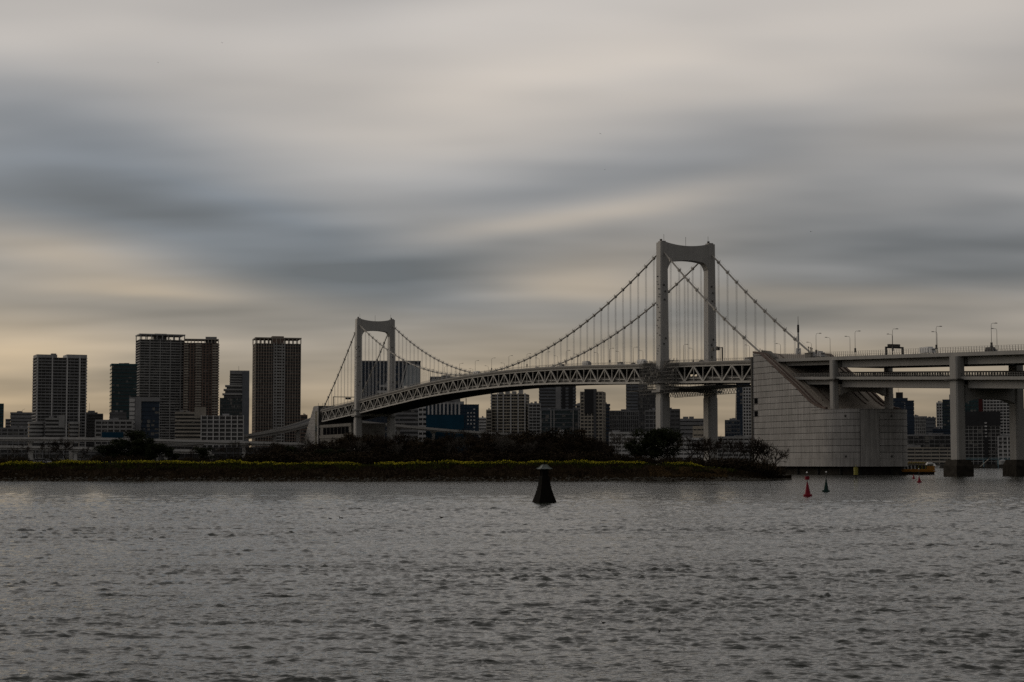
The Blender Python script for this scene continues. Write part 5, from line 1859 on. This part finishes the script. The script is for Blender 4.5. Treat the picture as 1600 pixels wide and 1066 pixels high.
# posts along the flower strip
for i, px in enumerate((4, 15, 26, 143, 173)):
    p = P(px, 708, 582)
    tag(MB().tube([(0, 0, -.2), (0, 0, 2.6)], .12, 6).box(-.3, .3, -.08, .08, 1.9, 2.6).build('marker_post', DARKST, loc=(p.x, 582, island_top(p.x))), f'{ORD[i]} thin marker post from the left behind the yellow flowers', 'post', 'marker posts')

# white cars parked on the island
for i, (px, lb, k) in enumerate(((61.5, 'left one of the two white cars parked on the island', 'van'), (76, 'right one of the two white cars parked on the island', 'car'))):
    p = P(px, 720, 586)
    r = empty('parked_car', (p.x, 586, island_top(p.x) + .35), R(8 if i else 150), lb, 'car', 'parked white cars')
    vehicle_parts(r, k, 4.2, 1.75, 1.5 if k == 'car' else 1.9, 'white')


# ------------------------------------------------------------------ lantern beacon, buoys, boats, birds
def ringsq(w, z, rot=R(22)):
    return [(w * math.sqrt(2) * math.cos(rot + math.pi / 4 + k * math.pi / 2), w * math.sqrt(2) * math.sin(rot + math.pi / 4 + k * math.pi / 2), z) for k in range(4)]


def beacon():
    d = 264
    p = P(850.5, 784, d)
    TIMB = mat('tarred_timber', (0.009, 0.008, 0.007), 0.9, 0.4, 3, spec=0.02)
    COP = mat('copper_roof', (0.14, 0.155, 0.145), 0.6, 0.35, 3)
    r = empty('lantern_beacon', (p.x, d, 0), 0, 'black lantern-shaped beacon with flared base and pagoda roof in the water', 'beacon')
    pr = [(1.42, -1.0), (1.36, .12), (1.18, .7), (1.0, 1.3), (.85, 1.9), (.73, 2.5), (.64, 3.1), (.60, 3.75)]
    for (a, b_) in zip(pr[:-1], pr[1:]):                 # stacked timber courses
        MB().loft([ringsq(a[0], a[1] + .005), ringsq(b_[0], b_[1] - .005)]).build('timber_course', TIMB, r)
    MB().loft([ringsq(.55, 1.0), ringsq(.5, 3.9)]).build('core', TIMB, r)
    MB().loft([ringsq(.60, 3.76), ringsq(.56, 3.9)]).build('sill', TIMB, r)
    lb = MB().loft([ringsq(.36, 3.9), ringsq(.36, 4.75)]).build('lantern_box', TIMB, r)
    for k in range(4):
        x, y, _ = ringsq(.42, 0)[k]
        MB().box(x - .06, x + .06, y - .06, y + .06, 3.9, 4.8).build('corner_post', TIMB, lb)
    MB().loft([ringsq(.46, 4.76), ringsq(.46, 4.86)]).build('eave_beam', TIMB, r)
    rf = MB().loft([ringsq(.86, 4.86), ringsq(.88, 4.92), ringsq(.56, 5.12), ringsq(.34, 5.40), ringsq(.20, 5.50)]).build('roof', COP, r)
    for k in range(4):
        pts = [ringsq(w, z)[k] for w, z in ((.90, 4.92), (.58, 5.14), (.36, 5.42), (.2, 5.53))]
        MB().tube(pts, .05, 5).build('roof_ridge', COP, rf)
    MB().tube([(0, 0, 5.5), (0, 0, 5.85)], .06, 5).ball((0, 0, 5.9), .12, n=6, m=4).build('finial', TIMB, rf)


beacon()


def buoy(label, px, py, m, cone_h, mast_h, base_r, top=None, tilt=0.0, name='buoy'):
    d = EYE * F_PX / (py - 721)
    p = P(px, py, d)
    r = empty(name, (p.x, d, 0), 0, label, 'buoy', 'channel buoys')
    r.rotation_euler = (R(tilt), R(tilt * .6), 0)
    circ = lambda rad, z, n=14: [(rad * math.cos(2 * math.pi * k / n), rad * math.sin(2 * math.pi * k / n), z) for k in range(n)]
    MB().loft([circ(base_r * .9, -.5), circ(base_r, -.1), circ(base_r, base_r * .42), circ(base_r * .85, base_r * .5)]).build('float', m, r)
    MB().loft([circ(base_r * .66, base_r * .5), circ(base_r * .12, base_r * .5 + cone_h)]).build('cone', m, r)
    z = base_r * .5 + cone_h
    if mast_h:
        ms = MB().tube([(0, 0, z - .1), (0, 0, z + mast_h)], .06, 6).build('mast', DARKST, r)
        MB().ball((0, 0, z + mast_h + .1), .16, n=8, m=5).build('lamp', WHITE, ms)
    if top:
        MB().loft([circ(.42, z + .35, 10), circ(.42, z + .95, 10)]).build('topmark', m, r)
        MB().tube([(-.35, 0, z + .95), (.35, 0, z + 1.0)], .07, 5).build('crossbar', MIDST, r)
    return r


buoy('large red cone buoy with topmark, the nearest buoy', 1262, 775.5, REDP, 2.1, 1.5, .78, top=True, tilt=-1.5)
buoy('dark green cone buoy right of the large red buoy', 1290.5, 768.5, GREENP, 2.1, 1.3, .78, tilt=2)
buoy('small red buoy directly below the orange boat', 1427.5, 748, REDP, 1.2, 0, .62, tilt=1)
buoy('red buoy with thin mast in front of the orange boat stern', 1436.5, 754, REDP, 1.5, 1.9, .72, tilt=-2)


def yellow_mark():
    d = 640
    p = P(1337.5, 748, d)
    r = empty('yellow_marker', (p.x, d, 0), 0, 'yellow cylinder marker on a dark post in front of the anchorage', 'marker')
    MB().tube([(0, 0, -1.5), (0, 0, 1.3)], [.32, .28], 8).build('post', BLACK, r)
    MB().tube([(0, 0, 1.2), (0, 0, 3.8)], .75, 14).build('drum', YELP, r)
    for z in (1.2, 3.8):
        MB().tube([(0, 0, z), (0, 0, z + .12)], .82, 14).build('drum_rim', YELP, r)
    MB().tube([(0, 0, 3.9), (0, 0, 4.8)], .12, 6).build('lamp', YELP, r)


yellow_mark()


def water_bus():
    d = 822
    p = P(1431, 741, d)
    r = empty('water_bus', (p.x, d, 0), 0, 'orange and yellow water bus with white cabin posts beside the anchorage', 'boat')
    r.scale = (1.14, 1.14, 1.14)
    HW = mat('dark_hull', (0.02, 0.018, 0.018), .5)
    ROOFY = mat('yellow_roof', (0.50, 0.40, 0.12), .6, .2, .8)

    def hull(z0, z1, w0, w1, l0, l1, m, nm, y=0):
        def rg_(L0, L1, w, z):
            return [(L0, -w * .5, z), (L0 + 1.6, -w, z), (L1 - 1.0, -w, z), (L1, -w * .8, z), (L1, w * .8, z), (L1 - 1.0, w, z), (L0 + 1.6, w, z), (L0, w * .5, z)]
        return MB().loft([rg_(-l0, l0, w0, z0), rg_(-l1, l1 - .2, w1, z1)]).build(nm, m, r)
    hull(-.5, 1.05, 1.7, 2.0, 6.9, 7.4, HW, 'hull')
    hull(1.06, 1.6, 2.02, 2.1, 7.45, 7.7, ORANGE, 'gunwale')
    cb = hull(1.61, 2.2, 1.75, 1.75, 6.7, 6.6, ORANGE, 'cabin_wall')
    MB().box(-6.2, 6.3, -1.55, 1.55, 2.15, 3.7).build('cabin_glass', GLASSD, r)
    for i in range(10):
        x = -6.3 + i * 1.4
        for y in (-1.68, 1.68):
            pbox('cabin_post', WHITE if i < 5 else YELP, r, x - .2, x + .2, y - .06, y + .06, 2.15, 3.72)
    MB().box(-6.8, 6.7, -1.95, 1.95, 3.72, 3.92).build('cabin_roof', WALLS['cream'], r)
    up = MB().box(-3.4, 3.6, -1.6, 1.6, 4.5, 4.9).build('canopy', ROOFY, r)
    for x in (-3.2, -1, 1.2, 3.4):
        for y in (-1.5, 1.5):
            pbox('canopy_post', ORANGE, r, x - .06, x + .06, y - .06, y + .06, 3.9, 4.52)
    rl = MB()
    for x in np.arange(-3.4, 3.7, .9):
        rl.box(x - .12, x + .12, -.3, .3, 4.9, 5.1 + .25 * random.random())
    rl.build('roof_fittings', ORANGE, r)
    MB().box(4.0, 7.2, -1.8, 1.8, 1.7, 3.4).build('stern_house', ORANGE, r)
    MB().tube([(6.9, 0, 3.4), (6.9, 0, 6.0)], .05, 5).build('flag_staff', DARKST, r)


water_bus()


def moored_boat(label, px, py, d, L):
    p = P(px, py, d)
    r = empty('motor_yacht', (p.x, d, .0), R(6), label, 'boat')
    k = L / 10

    def rg_(L0, L1, w, z):
        return [(L0, -w, z), (L1 - 3 * k, -w, z), (L1, 0, z), (L1 - 3 * k, w, z), (L0, w, z)]
    MB().loft([rg_(-5 * k, 4.3 * k, 1.3 * k, -.3), rg_(-5 * k, 5.2 * k, 1.7 * k, 1.5 * k)]).build('hull', WHITE, r)
    MB().loft([rg_(-3.5 * k, 2.6 * k, 1.2 * k, 1.5 * k), rg_(-3.3 * k, 1.6 * k, 1.1 * k, 2.8 * k)]).build('cabin', WHITE, r)
    MB().box(-3.0 * k, .6 * k, -1.25 * k, 1.25 * k, 1.95 * k, 2.45 * k).build('cabin_window', GLASSD, r)
    MB().box(-2.8 * k, .2 * k, -1.0 * k, 1.0 * k, 2.81 * k, 3.5 * k).build('flybridge', WHITE, r)
    MB().tube([(-1 * k, 0, 3.4 * k), (-1 * k, 0, 5 * k)], .08, 5).build('mast', DARKST, r)


moored_boat('white motor yacht moored behind the orange water bus', 1456, 729, 1610, 15)


def landing():
    """light blue gangway bridge and its ramp on the right quay"""
    a, c = P(1508, 717, 1625), P(1588, 715, 1625)
    r = empty('gangway_bridge', (a.x, 1625, 0), 0, 'pale blue gangway bridge along the quay between the right piers', 'gangway')
    BLU = mat('pale_blue_steel', (0.16, 0.26, 0.30), .6)
    L = c.x - a.x
    z = a.z
    pbox('deck', BLU, r, 0, L, -1.2, 1.2, z - .6, z)
    for y in (-1.15, 1.15):
        pbox('handrail', BLU, r, 0, L, y - .05, y + .05, z + 1.0, z + 1.12)
        for i in range(16):
            pbox('rail_post', BLU, r, L * i / 15 - .05, L * i / 15 + .05, y - .05, y + .05, z, z + 1.0)
    for i in range(4):
        x = L * (.08 + .28 * i)
        pbox('trestle', BLU, r, x - .3, x + .3, -.9, .9, -1, z - .62)
    q = P(1537, 728, 1618)
    rr = empty('loading_ramp', (q.x, 1618, 0), 0, 'slanting white loading ramp in front of the pale blue gangway', 'ramp')
    MB().beam((-3, 0, 1.2), (4.6, 0, 8.0), 1.2, .5).build('ramp_deck', WALLS['beige'], rr)
    MB().beam((4.4, 0, 8.0), (18, 0, 24), .5, .5).build('boom', DARKST, rr)
    MB().box(1.6, 2.4, -.5, .5, -1, 4.8).build('prop', DARKST, rr)
    MB().box(-5, 6, -2, 2, -.5, .8).build('pontoon', CONCB, rr)
    t = P(1567, 721, 1640)
    r3 = empty('storage_tank', (t.x, 1640, 2.4), 0, 'small pale round tank on the quay right of the loading ramp', 'tank')
    MB().tube([(0, 0, 0), (0, 0, 4.2)], 3.2, 14).build('tank_wall', WALLS['pale'], r3)
    MB().tube([(0, 0, 4.2), (0, 0, 5.4)], [3.2, .6], 14).build('tank_roof', WALLS['pale'], r3)


landing()


def bird(label, px, py, size, m, swim=True, rz=None, name='water_bird'):
    """floating bird: body, neck and head, beak, cocked tail as one skin"""
    d = EYE * F_PX / (py - 721)
    p = P(px, py, d)
    k = size
    mm = MB()
    ring = lambda x, r_, z, w=1.0: [(x, r_ * w * math.cos(t), z + r_ * math.sin(t)) for t in np.linspace(0, 2 * math.pi, 9)[:-1]]
    mm.loft([ring(-.62 * k, .015 * k, .26 * k), ring(-.42 * k, .09 * k, .15 * k), ring(-.15 * k, .18 * k, .08 * k), ring(.15 * k, .19 * k, .07 * k), ring(.34 * k, .13 * k, .12 * k), ring(.42 * k, .085 * k, .22 * k)])
    mm.loft([[(.36 * k + .06 * k * math.cos(t), .06 * k * math.sin(t), z) for t in np.linspace(0, 2 * math.pi, 7)[:-1]] for z in (.15 * k, .34 * k)])
    mm.ball((.42 * k, 0, .39 * k), .095 * k, 1.15, .9, 1, 8, 5)
    mm.loft([[(.5 * k, .03 * k, .36 * k), (.5 * k, -.03 * k, .36 * k), (.5 * k, 0, .40 * k)], [(.64 * k, .005 * k, .36 * k), (.64 * k, -.005 * k, .36 * k), (.64 * k, 0, .37 * k)]])
    o = mm.build(name, m, smooth=True, loc=(p.x, d, .03))
    o.rotation_euler = (0, 0, TRG.uniform(0, 6.28) if rz is None else rz)
    return tag(o, label, 'bird', 'birds on the water')


FEA = mat('dark_feather', (0.03, 0.028, 0.026), .8, .4, 8)
FEG = mat('grey_feather', (0.12, 0.115, 0.11), .8, .4, 8)
bird('nearest swimming bird, low in the foreground right of centre', 1030.5, 985, 0.20, FEG, rz=R(70))
bird('swimming bird left of the nearest bird in the foreground', 943, 972.5, 0.16, FEA, rz=R(160))
bird('dark bird with raised tail on the water at far left', 236, 843, 0.32, FEA, rz=R(175))
bird('left bird of the pair on the water below the far tower', 516, 811, 0.35, FEA, rz=R(170))
bird('right bird of the pair on the water below the far tower', 533, 810, 0.44, FEA, rz=R(165))
bird('bird on the water just below the pair', 557, 829, 0.35, FEA, rz=R(150))
bird('bird on the water between the pair and the lantern beacon', 690, 809, 0.44, FEA, rz=R(160))
bird('small bird on the water left of the lantern beacon', 767, 796, 0.35, FEA)


def flying(label, px, py, d, span, roll=0):
    p = P(px, py, d)
    w = span / 2
    o = MB().add([(0, -.25, 0), (0, .25, 0), (w * .45, .12, .16 * w), (w * .45, -.16, .16 * w), (w, -.14, .02 * w), (-w * .45, .12, .16 * w), (-w * .45, -.16, .16 * w), (-w, -.14, .02 * w), (0, -.25, -.07), (0, .25, -.07)],
                 [(0, 1, 2, 3), (3, 2, 4), (1, 0, 6, 5), (5, 6, 7), (8, 9, 1, 0)]).ball((0, .05, -.02), .1, .9, 3.2, .9, 6, 5).build('gull', FEA, loc=p)
    o.rotation_euler = (0, R(roll), R(20))
    return tag(o, label, 'bird', 'gulls in flight')


flying('gull flying high right of the right tower', 1267, 362, 700, 1.3)
flying('gull flying high above the middle of the main span', 938, 209, 800, 1.1, 20)
flying('gull flying above and right of the main span', 945, 265, 900, 1.1, -15)
flying('gull flying at the top left of the sky', 347, 67, 800, 1.0, 25)
flying('gull flying at the upper left of the sky', 247, 98, 900, 1.0, 10)
